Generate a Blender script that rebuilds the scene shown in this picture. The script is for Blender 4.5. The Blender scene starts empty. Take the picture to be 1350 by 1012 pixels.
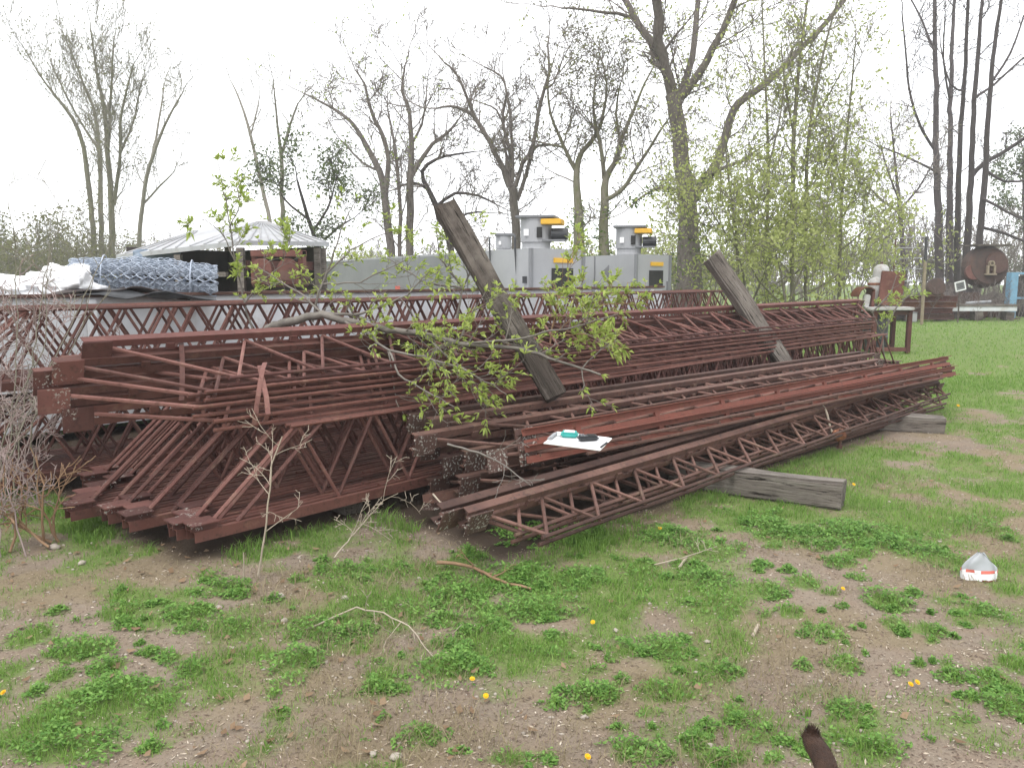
import bpy, bmesh, math, random
import numpy as np
from mathutils import Vector, Matrix, noise as mnoise

R = math.radians
rnd = random.Random(11)
nrs = np.random.RandomState(5)
scene = bpy.context.scene
col = scene.collection

# ------------------------------------------------------------------ camera frame
F = 1050.0
CAM = Vector((0.0, 0.0, 1.6))
PITCH = math.atan((506 - 365) / F)
cp, sp = math.cos(PITCH), math.sin(PITCH)


def at(px, py, d):
    """world point seen at pixel px,py of the 1350 wide photo, d metres ahead"""
    u, v = (px - 675) / F, (506 - py) / F
    x, y, z = u, cp + v * sp, -sp + v * cp
    s = d / y
    return Vector((x * s, d, 1.6 + z * s))


def on(px, py, z=0.0):
    """world point at pixel px,py on the level z"""
    u, v = (px - 675) / F, (506 - py) / F
    x, y, zz = u, cp + v * sp, -sp + v * cp
    s = (z - 1.6) / zz
    return Vector((x * s, y * s, z))


# ------------------------------------------------------------------ object helpers
def link(name, me, m=None, parent=None, smooth=False):
    o = bpy.data.objects.new(name, me)
    col.objects.link(o)
    if m is not None and me is not None and not me.materials:
        me.materials.append(m)
    if parent is not None:
        o.parent = parent
    if smooth and me is not None and len(me.polygons):
        me.polygons.foreach_set('use_smooth', np.ones(len(me.polygons), dtype=bool))
    return o


def tag(o, label=None, cat=None, group=None, kind=None):
    if label: o['label'] = label
    if cat: o['category'] = cat
    if group: o['group'] = group
    if kind: o['kind'] = kind
    return o


def empty(name, loc, label, cat, group=None, rot=None):
    o = bpy.data.objects.new(name, None)
    o.empty_display_size = 0.2
    col.objects.link(o)
    o.location = loc
    if rot is not None: o.rotation_euler = rot
    return tag(o, label, cat, group)


def copy_tree(o, parent=None):
    c = o.copy(); col.objects.link(c)
    if parent is not None: c.parent = parent
    for ch in list(o.children): copy_tree(ch, c)
    return c


class MB:
    """collects shapes into one mesh"""
    def __init__(s):
        s.v = []; s.f = []; s.n = 0; s.mi = []

    def add(s, v, f, mi=0):
        v = np.asarray(v, dtype=np.float64).reshape(-1, 3)
        s.v.append(v)
        for q in f:
            s.f.append(tuple(int(i) + s.n for i in q)); s.mi.append(mi)
        s.n += len(v)
        return s

    def box(s, c, size, rot=None, mi=0, bev=0.0):
        hx, hy, hz = size[0] / 2, size[1] / 2, size[2] / 2
        if bev > 0:
            bm = bmesh.new()
            bmesh.ops.create_cube(bm, size=1.0)
            bmesh.ops.scale(bm, vec=size, verts=bm.verts)
            bmesh.ops.bevel(bm, geom=bm.edges[:] + bm.verts[:], offset=bev, segments=2, affect='EDGES')
            v = np.array([x.co[:] for x in bm.verts])
            bm.verts.index_update()
            f = [[x.index for x in q.verts] for q in bm.faces]
            bm.free()
        else:
            v = np.array([[-hx, -hy, -hz], [hx, -hy, -hz], [hx, hy, -hz], [-hx, hy, -hz],
                          [-hx, -hy, hz], [hx, -hy, hz], [hx, hy, hz], [-hx, hy, hz]])
            f = [(0, 3, 2, 1), (4, 5, 6, 7), (0, 1, 5, 4), (1, 2, 6, 5), (2, 3, 7, 6), (3, 0, 4, 7)]
        if rot is not None:
            v = v @ np.array(rot.to_3x3()).T
        v = v + np.array(c)
        return s.add(v, f, mi)

    def tube(s, pts, rad, k=6, cap=True, mi=0):
        v, f = tube_arrays(pts, rad, k, cap)
        return s.add(v, f, mi)

    def cyl(s, a, b, r, k=12, mi=0, r2=None):
        return s.tube([a, b], [r, r if r2 is None else r2], k, True, mi)

    def lathe(s, prof, c=(0, 0, 0), k=20, mi=0, rot=None):
        v = []; n = len(prof)
        for i in range(k):
            a = 2 * math.pi * i / k
            for (r, z) in prof: v.append((r * math.cos(a), r * math.sin(a), z))
        v = np.array(v)
        if rot is not None: v = v @ np.array(rot.to_3x3()).T
        v = v + np.array(c)
        f = []
        for i in range(k):
            j = (i + 1) % k
            for q in range(n - 1):
                f.append((i * n + q, j * n + q, j * n + q + 1, i * n + q + 1))
        return s.add(v, f, mi)

    def mesh(s, name):
        me = bpy.data.meshes.new(name)
        v = np.concatenate(s.v) if s.v else np.zeros((0, 3))
        me.from_pydata(v.tolist(), [], s.f)
        if any(s.mi): me.polygons.foreach_set('material_index', s.mi)
        me.update()
        return me

    def build(s, name, m, parent=None, smooth=False, loc=None):
        me = s.mesh(name)
        if isinstance(m, (list, tuple)):
            for x in m: me.materials.append(x)
            m = None
        o = link(name, me, m, parent, smooth)
        if loc is not None: o.location = loc
        return o


def tube_arrays(pts, rad, k=6, cap=True):
    P = np.asarray([tuple(p) for p in pts], dtype=np.float64)
    n = len(P)
    rad = np.asarray(rad if hasattr(rad, '__len__') else [rad] * n, dtype=np.float64)
    t = np.empty_like(P)
    t[1:-1] = P[2:] - P[:-2]; t[0] = P[1] - P[0]; t[-1] = P[-1] - P[-2]
    t /= np.maximum(np.linalg.norm(t, axis=1, keepdims=True), 1e-9)
    ref = np.array([0.0, 0.0, 1.0]) if abs(t[:, 2]).mean() < 0.9 else np.array([1.0, 0.0, 0.0])
    a = np.cross(t, ref); a /= np.maximum(np.linalg.norm(a, axis=1, keepdims=True), 1e-9)
    b = np.cross(t, a)
    ang = np.arange(k) * 2 * math.pi / k
    V = P[:, None, :] + rad[:, None, None] * (np.cos(ang)[None, :, None] * a[:, None, :] + np.sin(ang)[None, :, None] * b[:, None, :])
    V = V.reshape(-1, 3)
    f = []
    for i in range(n - 1):
        for j in range(k):
            j2 = (j + 1) % k
            f.append((i * k + j, i * k + j2, (i + 1) * k + j2, (i + 1) * k + j))
    if cap:
        f.append(tuple(range(k - 1, -1, -1))); f.append(tuple((n - 1) * k + j for j in range(k)))
    return V, f


def fast_mesh(name, V, quads=None, tris=None):
    """numpy arrays to mesh"""
    me = bpy.data.meshes.new(name)
    V = np.asarray(V, dtype=np.float32)
    loops = []; starts = []; pos = 0
    if quads is not None and len(quads):
        q = np.asarray(quads, dtype=np.int32); loops.append(q.ravel())
        starts.append(np.arange(len(q), dtype=np.int32) * 4); pos = len(q) * 4
    if tris is not None and len(tris):
        t = np.asarray(tris, dtype=np.int32); loops.append(t.ravel())
        starts.append(np.arange(len(t), dtype=np.int32) * 3 + pos)
    L = np.concatenate(loops); S = np.concatenate(starts)
    me.vertices.add(len(V)); me.vertices.foreach_set('co', V.ravel())
    me.loops.add(len(L)); me.loops.foreach_set('vertex_index', L)
    me.polygons.add(len(S)); me.polygons.foreach_set('loop_start', S)
    me.update(calc_edges=True)
    return me


def tubes_mesh(name, lines, k=3):
    """many tubes of k sides into one mesh, fast"""
    Vs = []; Qs = []; base = 0
    ang = np.arange(k) * 2 * math.pi / k
    ca, sa = np.cos(ang)[None, :, None], np.sin(ang)[None, :, None]
    for P, rad in lines:
        P = np.asarray(P, dtype=np.float64); n = len(P)
        t = np.empty_like(P); t[1:-1] = P[2:] - P[:-2]; t[0] = P[1] - P[0]; t[-1] = P[-1] - P[-2]
        t /= np.maximum(np.sqrt((t * t).sum(1, keepdims=True)), 1e-9)
        ref = np.array([0, 0, 1.0]) if abs(t[:, 2]).mean() < 0.9 else np.array([1.0, 0, 0])
        a = np.cross(t, ref); a /= np.maximum(np.sqrt((a * a).sum(1, keepdims=True)), 1e-9)
        b = np.cross(t, a)
        V = P[:, None, :] + np.asarray(rad)[:, None, None] * (ca * a[:, None, :] + sa * b[:, None, :])
        Vs.append(V.reshape(-1, 3))
        i = np.arange(n - 1)[:, None] * k; j = np.arange(k)[None, :]; j2 = (j + 1) % k
        q = np.stack([i + j, i + j2, i + k + j2, i + k + j], -1).reshape(-1, 4) + base
        Qs.append(q); base += n * k
    return fast_mesh(name, np.concatenate(Vs), np.concatenate(Qs))


# ------------------------------------------------------------------ materials
def newmat(name):
    m = bpy.data.materials.new(name); m.use_nodes = True
    nt = m.node_tree; nt.nodes.clear()
    out = nt.nodes.new('ShaderNodeOutputMaterial')
    b = nt.nodes.new('ShaderNodeBsdfPrincipled')
    nt.links.new(b.outputs[0], out.inputs['Surface'])
    return m, nt, b, out


def nd(nt, t, **kw):
    n = nt.nodes.new(t)
    for k, v in kw.items():
        if k == 'inp':
            for i, x in v.items(): n.inputs[i].default_value = x
        else: setattr(n, k, v)
    return n


def ramp(nt, src, stops, interp='LINEAR'):
    r = nt.nodes.new('ShaderNodeValToRGB'); r.color_ramp.interpolation = interp
    e = r.color_ramp.elements
    while len(e) < len(stops): e.new(0.5)
    for i, (p, c) in enumerate(stops):
        e[i].position = p; e[i].color = (c[0], c[1], c[2], 1) if hasattr(c, '__len__') else (c, c, c, 1)
    if src is not None: nt.links.new(src, r.inputs[0])
    return r


def coords(nt, scale=(1, 1, 1), world=False):
    tc = nd(nt, 'ShaderNodeTexCoord')
    src = tc.outputs['Object']
    if world:
        g = nd(nt, 'ShaderNodeNewGeometry'); src = g.outputs['Position']
    mp = nd(nt, 'ShaderNodeMapping'); mp.inputs['Scale'].default_value = scale
    nt.links.new(src, mp.inputs['Vector'])
    oi = nd(nt, 'ShaderNodeObjectInfo')
    mul = nd(nt, 'ShaderNodeMath', operation='MULTIPLY'); mul.inputs[1].default_value = 37.0 if not world else 0.0
    nt.links.new(oi.outputs['Random'], mul.inputs[0])
    ad = nd(nt, 'ShaderNodeVectorMath', operation='ADD')
    nt.links.new(mp.outputs[0], ad.inputs[0]); nt.links.new(mul.outputs[0], ad.inputs[1])
    return ad.outputs[0], oi


def noise(nt, vec, scale, detail=5, rough=0.6):
    n = nd(nt, 'ShaderNodeTexNoise'); n.inputs['Scale'].default_value = scale
    n.inputs['Detail'].default_value = detail; n.inputs['Roughness'].default_value = rough
    nt.links.new(vec, n.inputs['Vector'])
    return n.outputs['Fac']


def mix(nt, fac, a, b):
    m = nd(nt, 'ShaderNodeMix', data_type='RGBA')
    if hasattr(fac, 'is_linked') or hasattr(fac, 'links'): nt.links.new(fac, m.inputs[0])
    else: m.inputs[0].default_value = fac
    for s, x in ((6, a), (7, b)):
        if hasattr(x, 'links'): nt.links.new(x, m.inputs[s])
        else: m.inputs[s].default_value = (x[0], x[1], x[2], 1)
    return m.outputs[2]


def bump(nt, b, h, strength=0.4, dist=0.01):
    n = nd(nt, 'ShaderNodeBump'); n.inputs['Strength'].default_value = strength
    n.inputs['Distance'].default_value = dist
    nt.links.new(h, n.inputs['Height']); nt.links.new(n.outputs[0], b.inputs['Normal'])


def mat_rust(name, c1, c2, c3, lichen=0.0, rough=0.75, world=True):
    m, nt, b, out = newmat(name)
    v, oi = coords(nt, world=world)
    n1 = noise(nt, v, 2.2, 6, 0.65); n2 = noise(nt, v, 24, 6, 0.7)
    base = mix(nt, ramp(nt, n1, [(0.35, 0), (0.65, 1)]).outputs[0], c1, c2)
    base = mix(nt, ramp(nt, n2, [(0.52, 0), (0.68, 1)]).outputs[0], base, c3)
    n4 = noise(nt, v, 7.5, 5, 0.7); base = mix(nt, ramp(nt, n4, [(0.56, 0), (0.70, 0.8)]).outputs[0], base, (c2[0] * 1.15, c2[1] * 1.45, c2[2] * 1.3))
    # each bar a little lighter or darker
    hs = nd(nt, 'ShaderNodeHueSaturation')
    mr = nd(nt, 'ShaderNodeMapRange'); mr.inputs['To Min'].default_value = 0.66; mr.inputs['To Max'].default_value = 1.34
    nt.links.new(oi.outputs['Random'], mr.inputs['Value']); nt.links.new(mr.outputs[0], hs.inputs['Value'])
    nt.links.new(base, hs.inputs['Color']); base = hs.outputs[0]
    if lichen > 0:
        spot = ramp(nt, noise(nt, v, 62, 2.5, 0.6), [(0.57, 0), (0.61, 1)]).outputs[0]
        n3 = noise(nt, v, 5.5, 3, 0.6)
        zone = ramp(nt, n3, [(0.62 - lichen, 0), (0.72 - lichen, 1)]).outputs[0]
        mm = nd(nt, 'ShaderNodeMath', operation='MULTIPLY'); nt.links.new(spot, mm.inputs[0]); nt.links.new(zone, mm.inputs[1])
        base = mix(nt, mm.outputs[0], base, (0.36, 0.35, 0.31))
    nt.links.new(base, b.inputs['Base Color'])
    b.inputs['Roughness'].default_value = rough
    b.inputs['Specular IOR Level'].default_value = 0.28
    bump(nt, b, n2, 0.35, 0.004)
    return m


def mat_plain(name, c1, c2, scale=3, rough=0.7, bmp=0.2, dist=0.01, metal=0.0, stretch=(1, 1, 1), lo=.35, hi=.65, dirt=None, spec=0.4):
    m, nt, b, out = newmat(name)
    v, oi = coords(nt, stretch)
    n1 = noise(nt, v, scale, 6, 0.65); n2 = noise(nt, v, scale * 9, 5, 0.7)
    base = mix(nt, ramp(nt, n1, [(lo, 0), (hi, 1)]).outputs[0], c1, c2)
    if dirt is not None:
        n3 = noise(nt, v, scale * 2.3, 8, 0.75)
        base = mix(nt, ramp(nt, n3, [(0.5, 0), (0.72, 0.85)]).outputs[0], base, dirt)
    nt.links.new(base, b.inputs['Base Color'])
    b.inputs['Roughness'].default_value = rough; b.inputs['Metallic'].default_value = metal
    b.inputs['Specular IOR Level'].default_value = spec
    if bmp: bump(nt, b, n2, bmp, dist)
    return m


def mat_leaf(name, c1, c2, trans=0.45, rough=0.55):
    m, nt, b, out = newmat(name)
    g = nd(nt, 'ShaderNodeNewGeometry')
    rr = ramp(nt, g.outputs['Random Per Island'], [(0.0, c1), (1.0, c2)])
    nt.links.new(rr.outputs[0], b.inputs['Base Color']); b.inputs['Roughness'].default_value = rough
    b.inputs['Specular IOR Level'].default_value = 0.25
    tr = nd(nt, 'ShaderNodeBsdfTranslucent'); nt.links.new(rr.outputs[0], tr.inputs[0])
    ms = nd(nt, 'ShaderNodeMixShader'); ms.inputs[0].default_value = trans
    nt.links.new(b.outputs[0], ms.inputs[1]); nt.links.new(tr.outputs[0], ms.inputs[2])
    nt.links.new(ms.outputs[0], out.inputs['Surface'])
    return m


def mat_wood(name, c1, c2, c3):
    m, nt, b, out = newmat(name)
    v, oi = coords(nt, (0.55, 9, 9))
    n1 = noise(nt, v, 2.0, 7, 0.7); n2 = noise(nt, v, 7, 5, 0.7)
    v2, _ = coords(nt, (1, 1, 1)); n3 = noise(nt, v2, 3.5, 5, 0.6)
    base = mix(nt, ramp(nt, n1, [(0.36, 0), (0.62, 1)]).outputs[0], c1, c2)
    base = mix(nt, ramp(nt, n3, [(0.45, 0), (0.7, 0.8)]).outputs[0], base, c3)
    crack = ramp(nt, n2, [(0.36, 1), (0.43, 0)]).outputs[0]
    base = mix(nt, crack, base, (0.02, 0.016, 0.013))
    nt.links.new(base, b.inputs['Base Color']); b.inputs['Roughness'].default_value = 0.9
    b.inputs['Specular IOR Level'].default_value = 0.15
    bump(nt, b, n2, 0.9, 0.02)
    return m


M = {}
M['rust'] = mat_rust('rusted_primer_steel', (0.083, 0.033, 0.026), (0.130, 0.056, 0.043), (0.056, 0.027, 0.021))
M['rust_bar'] = mat_rust('rusted_bar', (0.110, 0.046, 0.038), (0.175, 0.086, 0.072), (0.078, 0.036, 0.028))
M['rust_plate'] = mat_rust('rusted_plate_with_lichen', (0.085, 0.036, 0.031), (0.125, 0.052, 0.042), (0.07, 0.033, 0.027), lichen=0.10)
M['rust_lichen'] = mat_rust('rusted_chord_with_lichen', (0.105, 0.041, 0.035), (0.145, 0.060, 0.05), (0.08, 0.037, 0.03), lichen=-0.03)
M['rust_dark'] = mat_rust('dark_brown_rust', (0.074, 0.038, 0.030), (0.120, 0.064, 0.049), (0.05, 0.030, 0.025), lichen=-0.02)
M['rust_dark_bar'] = mat_rust('dark_brown_bar', (0.105, 0.053, 0.042), (0.165, 0.092, 0.073), (0.06, 0.036, 0.028))
M['rust_dark_plate'] = mat_rust('dark_plate_with_lichen', (0.075, 0.042, 0.034), (0.10, 0.055, 0.045), (0.05, 0.03, 0.025), lichen=0.22)
M['rust_red'] = mat_rust('red_oxide_steel', (0.180, 0.059, 0.041), (0.145, 0.053, 0.038), (0.105, 0.044, 0.033))
M['rust_orange'] = mat_rust('orange_rust', (0.20, 0.075, 0.035), (0.11, 0.045, 0.03), (0.30, 0.14, 0.07))
M['timber'] = mat_wood('weathered_timber', (0.25, 0.225, 0.195), (0.135, 0.115, 0.10), (0.08, 0.068, 0.06))
M['timber_dark'] = mat_wood('dark_weathered_timber', (0.12, 0.10, 0.086), (0.052, 0.043, 0.037), (0.22, 0.195, 0.17))
M['white_metal'] = mat_plain('white_painted_metal', (0.60, 0.61, 0.63), (0.52, 0.53, 0.55), 2.0, 0.55, 0.1, dirt=(0.42, 0.38, 0.34))
M['white_clean'] = mat_plain('white_sheet', (0.8, 0.8, 0.8), (0.72, 0.72, 0.73), 3.0, 0.6, 0.3, 0.02)
M['grey_metal'] = mat_plain('pale_grey_cabinet_metal', (0.29, 0.295, 0.305), (0.34, 0.345, 0.355), 0.8, 0.5, 0.05)
M['grey_metal2'] = mat_plain('mid_grey_cabinet_metal', (0.155, 0.16, 0.167), (0.195, 0.20, 0.207), 0.8, 0.5, 0.05)
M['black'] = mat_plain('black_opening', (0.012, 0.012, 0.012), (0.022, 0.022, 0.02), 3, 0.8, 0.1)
M['dark_plastic'] = mat_plain('charcoal_plastic', (0.03, 0.032, 0.036), (0.045, 0.047, 0.05), 6, 0.45, 0.1)
M['yellow'] = mat_plain('yellow_paint', (0.68, 0.40, 0.035), (0.60, 0.34, 0.03), 4, 0.5, 0.05)
M['galv'] = mat_plain('galvanised_wire', (0.47, 0.52, 0.60), (0.36, 0.41, 0.49), 20, 0.42, 0.0, metal=0.25)
M['bark'] = mat_plain('grey_brown_bark', (0.19, 0.165, 0.145), (0.105, 0.09, 0.078), 5, 0.9, 0.8, 0.03, stretch=(4, 4, 0.7))
M['bark_pale'] = mat_plain('pale_grey_bark', (0.27, 0.245, 0.21), (0.17, 0.155, 0.13), 5, 0.9, 0.6, 0.03, stretch=(4, 4, 0.7))
M['bark_dark'] = mat_plain('dark_wet_bark', (0.085, 0.068, 0.068), (0.048, 0.04, 0.04), 5, 0.9, 0.8, 0.03, stretch=(4, 4, 0.7))
M['bark_moss'] = mat_plain('mossy_bark', (0.18, 0.16, 0.125), (0.12, 0.125, 0.06), 3, 0.9, 0.8, 0.03, stretch=(3, 3, 0.8))
M['twig'] = mat_plain('grey_twig', (0.21, 0.18, 0.16), (0.15, 0.13, 0.115), 4, 0.9, 0)
M['twig_pale'] = mat_plain('pale_hazel_twig', (0.21, 0.19, 0.155), (0.17, 0.16, 0.11), 4, 0.9, 0)
M['twig_dark'] = mat_plain('dark_twig', (0.07, 0.058, 0.055), (0.05, 0.042, 0.04), 4, 0.9, 0)
M['twig_straw'] = mat_plain('bleached_dead_twig', (0.42, 0.36, 0.28), (0.30, 0.25, 0.19), 6, 0.9, 0.2)
M['twig_mauve'] = mat_plain('mauve_dead_twig', (0.34, 0.265, 0.245), (0.25, 0.195, 0.18), 6, 0.9, 0.1)
M['branch'] = mat_plain('smooth_grey_branch', (0.21, 0.19, 0.165), (0.13, 0.115, 0.10), 8, 0.85, 0.3)
M['stick'] = mat_plain('tan_stick', (0.30, 0.19, 0.11), (0.20, 0.12, 0.07), 8, 0.85, 0.3)
M['leaf'] = mat_leaf('spring_leaf', (0.22, 0.30, 0.05), (0.36, 0.42, 0.12))
M['leaf_near'] = mat_leaf('young_ash_leaf', (0.27, 0.37, 0.06), (0.46, 0.53, 0.16))
M['leaf_olive'] = mat_leaf('olive_bud', (0.19, 0.19, 0.075), (0.14, 0.15, 0.06))
M['leaf_far'] = mat_leaf('pale_spring_leaf', (0.28, 0.33, 0.09), (0.42, 0.45, 0.18))
M['leaf_dark'] = mat_leaf('dark_green_leaf', (0.08, 0.11, 0.045), (0.14, 0.175, 0.075), 0.3)
M['ivy'] = mat_leaf('ivy_leaf', (0.065, 0.12, 0.022), (0.15, 0.21, 0.05), 0.3)
M['grass'] = mat_leaf('grass_blade', (0.105, 0.215, 0.034), (0.25, 0.395, 0.09), 0.42)
M['grass_dry'] = mat_leaf('dry_grass', (0.31, 0.26, 0.155), (0.22, 0.18, 0.115), 0.2, 0.8)
M['weed'] = mat_leaf('clover_leaf', (0.085, 0.205, 0.034), (0.245, 0.42, 0.10), 0.42)
M['stone'] = mat_plain('pale_stone', (0.42, 0.37, 0.31), (0.30, 0.26, 0.22), 30, 0.9, 0.4)
M['paper_white'] = mat_plain('white_board', (0.78, 0.78, 0.76), (0.74, 0.74, 0.72), 5, 0.5, 0.05)
M['teal'] = mat_plain('teal_plastic', (0.03, 0.30, 0.27), (0.05, 0.36, 0.32), 10, 0.45, 0.05)
M['blue'] = mat_plain('light_blue_paint', (0.17, 0.34, 0.48), (0.13, 0.27, 0.39), 3, 0.55, 0.1, dirt=(0.2, 0.2, 0.2))
M['petal'] = mat_plain('dandelion_yellow', (0.80, 0.50, 0.01), (0.75, 0.42, 0.01), 60, 0.7, 0.2)
M['fur'] = mat_plain('dark_brown_fur', (0.055, 0.026, 0.014), (0.028, 0.014, 0.009), 40, 0.85, 0.8, 0.004)
M['red'] = mat_plain('faded_red_print', (0.62, 0.13, 0.10), (0.55, 0.16, 0.12), 20, 0.6, 0)
M['fan_tan'] = mat_plain('cream_cast_metal', (0.28, 0.23, 0.16), (0.2, 0.16, 0.11), 8, 0.7, 0.2)
M['scrap'] = mat_plain('dark_scrap_iron', (0.040, 0.028, 0.024), (0.085, 0.048, 0.036), 3, 0.85, 0.4)
M['white_dirty'] = mat_plain('dirty_white_paint', (0.42, 0.42, 0.41), (0.34, 0.33, 0.31), 4, 0.6, 0.2, dirt=(0.2, 0.15, 0.11))
M['roof_white'] = mat_plain('weathered_white_roof', (0.40, 0.405, 0.415), (0.33, 0.335, 0.345), 1.5, 0.6, 0.1, dirt=(0.24, 0.22, 0.2))
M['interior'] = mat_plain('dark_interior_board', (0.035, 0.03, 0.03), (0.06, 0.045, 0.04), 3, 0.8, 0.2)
M['blue_tarp'] = mat_plain('faded_blue_tarp', (0.16, 0.21, 0.28), (0.25, 0.29, 0.34), 5, 0.7, 0.4)


# ================================================================== GROUND
def vnoise(x, y, seed):
    xi = np.floor(x).astype(np.int64); yi = np.floor(y).astype(np.int64)
    fx, fy = x - xi, y - yi
    fx = fx * fx * (3 - 2 * fx); fy = fy * fy * (3 - 2 * fy)

    def h(i, j):
        n = (i * 374761393 + j * 668265263 + seed * 1442695041) & 0xFFFFFFFF
        n = ((n ^ (n >> 13)) * 1274126177) & 0xFFFFFFFF
        return ((n ^ (n >> 16)) & 0xFFFF) / 65535.0
    return (h(xi, yi) * (1 - fx) + h(xi + 1, yi) * fx) * (1 - fy) + (h(xi, yi + 1) * (1 - fx) + h(xi + 1, yi + 1) * fx) * fy


def fbm(x, y, s, seed=1, o=4):
    t = 0; a = 0.5; n = 0
    for i in range(o):
        t = t + a * vnoise(x * s + 31.7 * i, y * s - 17.3 * i, seed + i); n += a; a *= 0.55; s *= 2.1
    return t / n


# clover and weed tufts read off the photograph: px, py, half width, half height
TUFTS = [(140, 908, 62, 32), (88, 978, 68, 22), (38, 832, 30, 16), (112, 848, 36, 18), (318, 822, 44, 18), (432, 824, 42, 20),
         (392, 868, 34, 22), (502, 886, 26, 15), (605, 772, 46, 26), (527, 803, 40, 20), (690, 752, 44, 24), (775, 752, 28, 20),
         (848, 752, 36, 14), (704, 796, 52, 18), (640, 838, 46, 22), (602, 872, 58, 20), (558, 968, 32, 16), (668, 998, 28, 12),
         (786, 910, 40, 18), (878, 907, 48, 18), (876, 846, 28, 20), (824, 850, 24, 13), (956, 882, 26, 14), (915, 975, 24, 14),
         (1000, 968, 34, 13), (838, 985, 38, 20), (945, 1001, 38, 11), (1030, 700, 42, 14), (1122, 697, 60, 14), (1242, 729, 30, 16),
         (1170, 788, 30, 14), (1112, 932, 26, 16), (1060, 762, 24, 11), (932, 755, 30, 14), (1310, 890, 28, 14), (1256, 888, 20, 10),
         (1092, 828, 24, 9), (1182, 818, 22, 9), (880, 700, 36, 18), (950, 790, 40, 18), (700, 700, 40, 14), (1326, 925, 30, 14),
         (1338, 868, 24, 20), (1225, 825, 24, 9), (1110, 872, 26, 12), (1150, 985, 40, 14), (250, 800, 36, 14), (160, 800, 30, 14),
         (300, 770, 40, 10), (1010, 770, 30, 14), (1020, 690, 30, 12), (1180, 715, 40, 9), (1290, 690, 30, 9), (760, 700, 34, 12),
         (940, 720, 40, 14), (1290, 800, 26, 9), (970, 950, 20, 10), (730, 858, 22, 10), (455, 745, 30, 10), (520, 745, 26, 9)]
TUFT_N = len(TUFTS)
tuft_w = []
for (px, py, a, b) in TUFTS:
    c = on(px, py + b * 0.35); rx = (on(px + a, py) - on(px - a, py)).length / 2
    ry = (on(px, py - b * .75) - on(px, py + b)).length / 2
    tuft_w.append((c.x, c.y, rx, min(ry, rx * 1.3)))


_r = random.Random(77)
for (cx, cy, rx, ry) in list(tuft_w):            # smaller plants straying from each tuft
    for _ in range(_r.randint(3, 7)):
        a_ = _r.random() * 6.283; q_ = _r.uniform(1.0, 2.6); k_ = _r.uniform(.12, .5)
        tuft_w.append((cx + rx * q_ * math.cos(a_), cy + ry * q_ * math.sin(a_) * 1.1, rx * k_, max(.02, min(ry, rx) * k_)))


def cover(x, y):
    """how much green grows at a spot, 0..1"""
    n = fbm(x, y, 1.15, 3, 4); n2 = fbm(x, y, 4.2, 9, 3)
    d = y
    bias = np.interp(d, [1.5, 3.0, 4.2, 5.5, 7.0, 9.0, 13], [-0.17, -0.15, -0.05, 0.08, 0.17, 0.27, 0.40])
    right = np.clip((x - 1.4) / 3, 0, 1) * np.clip((6 - d) / 2, 0, 1)
    g = (n * 0.62 + n2 * 0.38 - 0.5) * 4.8 + 0.34 + bias * 1.95 - right * 0.05
    # worn strips
    g = g - 0.35 * np.exp(-((x - 2.3) ** 2 / 1.1 + (y - 4.55) ** 2 / 0.12)) - 0.3 * np.exp(-((x - 4.8) ** 2 / .8 + (y - 7.0) ** 2 / 0.5))
    g = np.clip(g, 0, 1)
    for (cx, cy, rx, ry) in tuft_w:
        q = ((x - cx) / rx) ** 2 + ((y - cy) / ry) ** 2
        g = np.maximum(g, np.clip(1.25 - q, 0, 1) * 0.95)
    return np.clip(g, 0, 1)


def ground_z(x, y):
    k = np.clip((y - 1) / 3, 0.3, 1)
    return ((fbm(x, y, 0.55, 21, 3) - 0.5) * 0.05 + (fbm(x, y, 3.0, 22, 3) - 0.5) * 0.022) * k


def gz(x, y):
    return float(ground_z(np.array([x]), np.array([y]))[0])


# rows of joists: frames along (a) and across (n), away from the camera
OA = Vector((-1.76, 4.38, 0)); EA = Vector((0.682, 0.731, 0)).normalized(); NA = Vector((-EA.y, EA.x, 0))
OC = Vector((-0.24, 4.5, 0)); EC = Vector((0.745, 0.667, 0)).normalized(); NC = Vector((-EC.y, EC.x, 0))


def pile_mask(x, y, m=0.0):
    """1 where the two stacks stand"""
    dx, dy = x - OA.x, y - OA.y
    a = dx * EA.x + dy * EA.y; l = dx * NA.x + dy * NA.y
    s = (a > -0.12 - m) & (a < 12.2 + m) & (l > 0.04 - m) & (l < 4.6)
    dx, dy = x - OC.x, y - OC.y
    a = dx * EC.x + dy * EC.y; l = dx * NC.x + dy * NC.y
    return s | ((a > 0.05 - m) & (a < 6.9 + m) & (l > -0.20 - m + .03 * a) & (l < 1.2))


def axis(lo, hi, step, far):
    a = list(np.arange(lo, hi, step)); s = step; p = lo; q = a[-1]
    L = []; H = []
    while p > -far:
        s *= 1.22; p -= s; L.append(p)
    s = step
    while q < far:
        s *= 1.22; q += s; H.append(q)
    return np.array(L[::-1] + a + H)


xs = axis(-5.5, 9.0, 0.055, 140); ys = axis(1.0, 13.0, 0.055, 140)
XX, YY = np.meshgrid(xs, ys); nx, ny = len(xs), len(ys)
ZZ = ground_z(XX, YY)
i = np.arange(ny - 1)[:, None] * nx; j = np.arange(nx - 1)[None, :]
Q = np.stack([i + j, i + j + 1, i + nx + j + 1, i + nx + j], -1).reshape(-1, 4)
gm = fast_mesh('ground', np.stack([XX, YY, ZZ], -1).reshape(-1, 3), Q)
ca = gm.color_attributes.new('cover', 'FLOAT_COLOR', 'POINT')
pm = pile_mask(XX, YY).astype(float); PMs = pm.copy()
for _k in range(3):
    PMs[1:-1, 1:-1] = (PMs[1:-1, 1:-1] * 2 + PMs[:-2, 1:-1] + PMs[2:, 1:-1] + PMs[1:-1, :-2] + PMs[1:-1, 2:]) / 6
cv = (cover(XX, YY) * (1 - PMs)).ravel()
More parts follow.
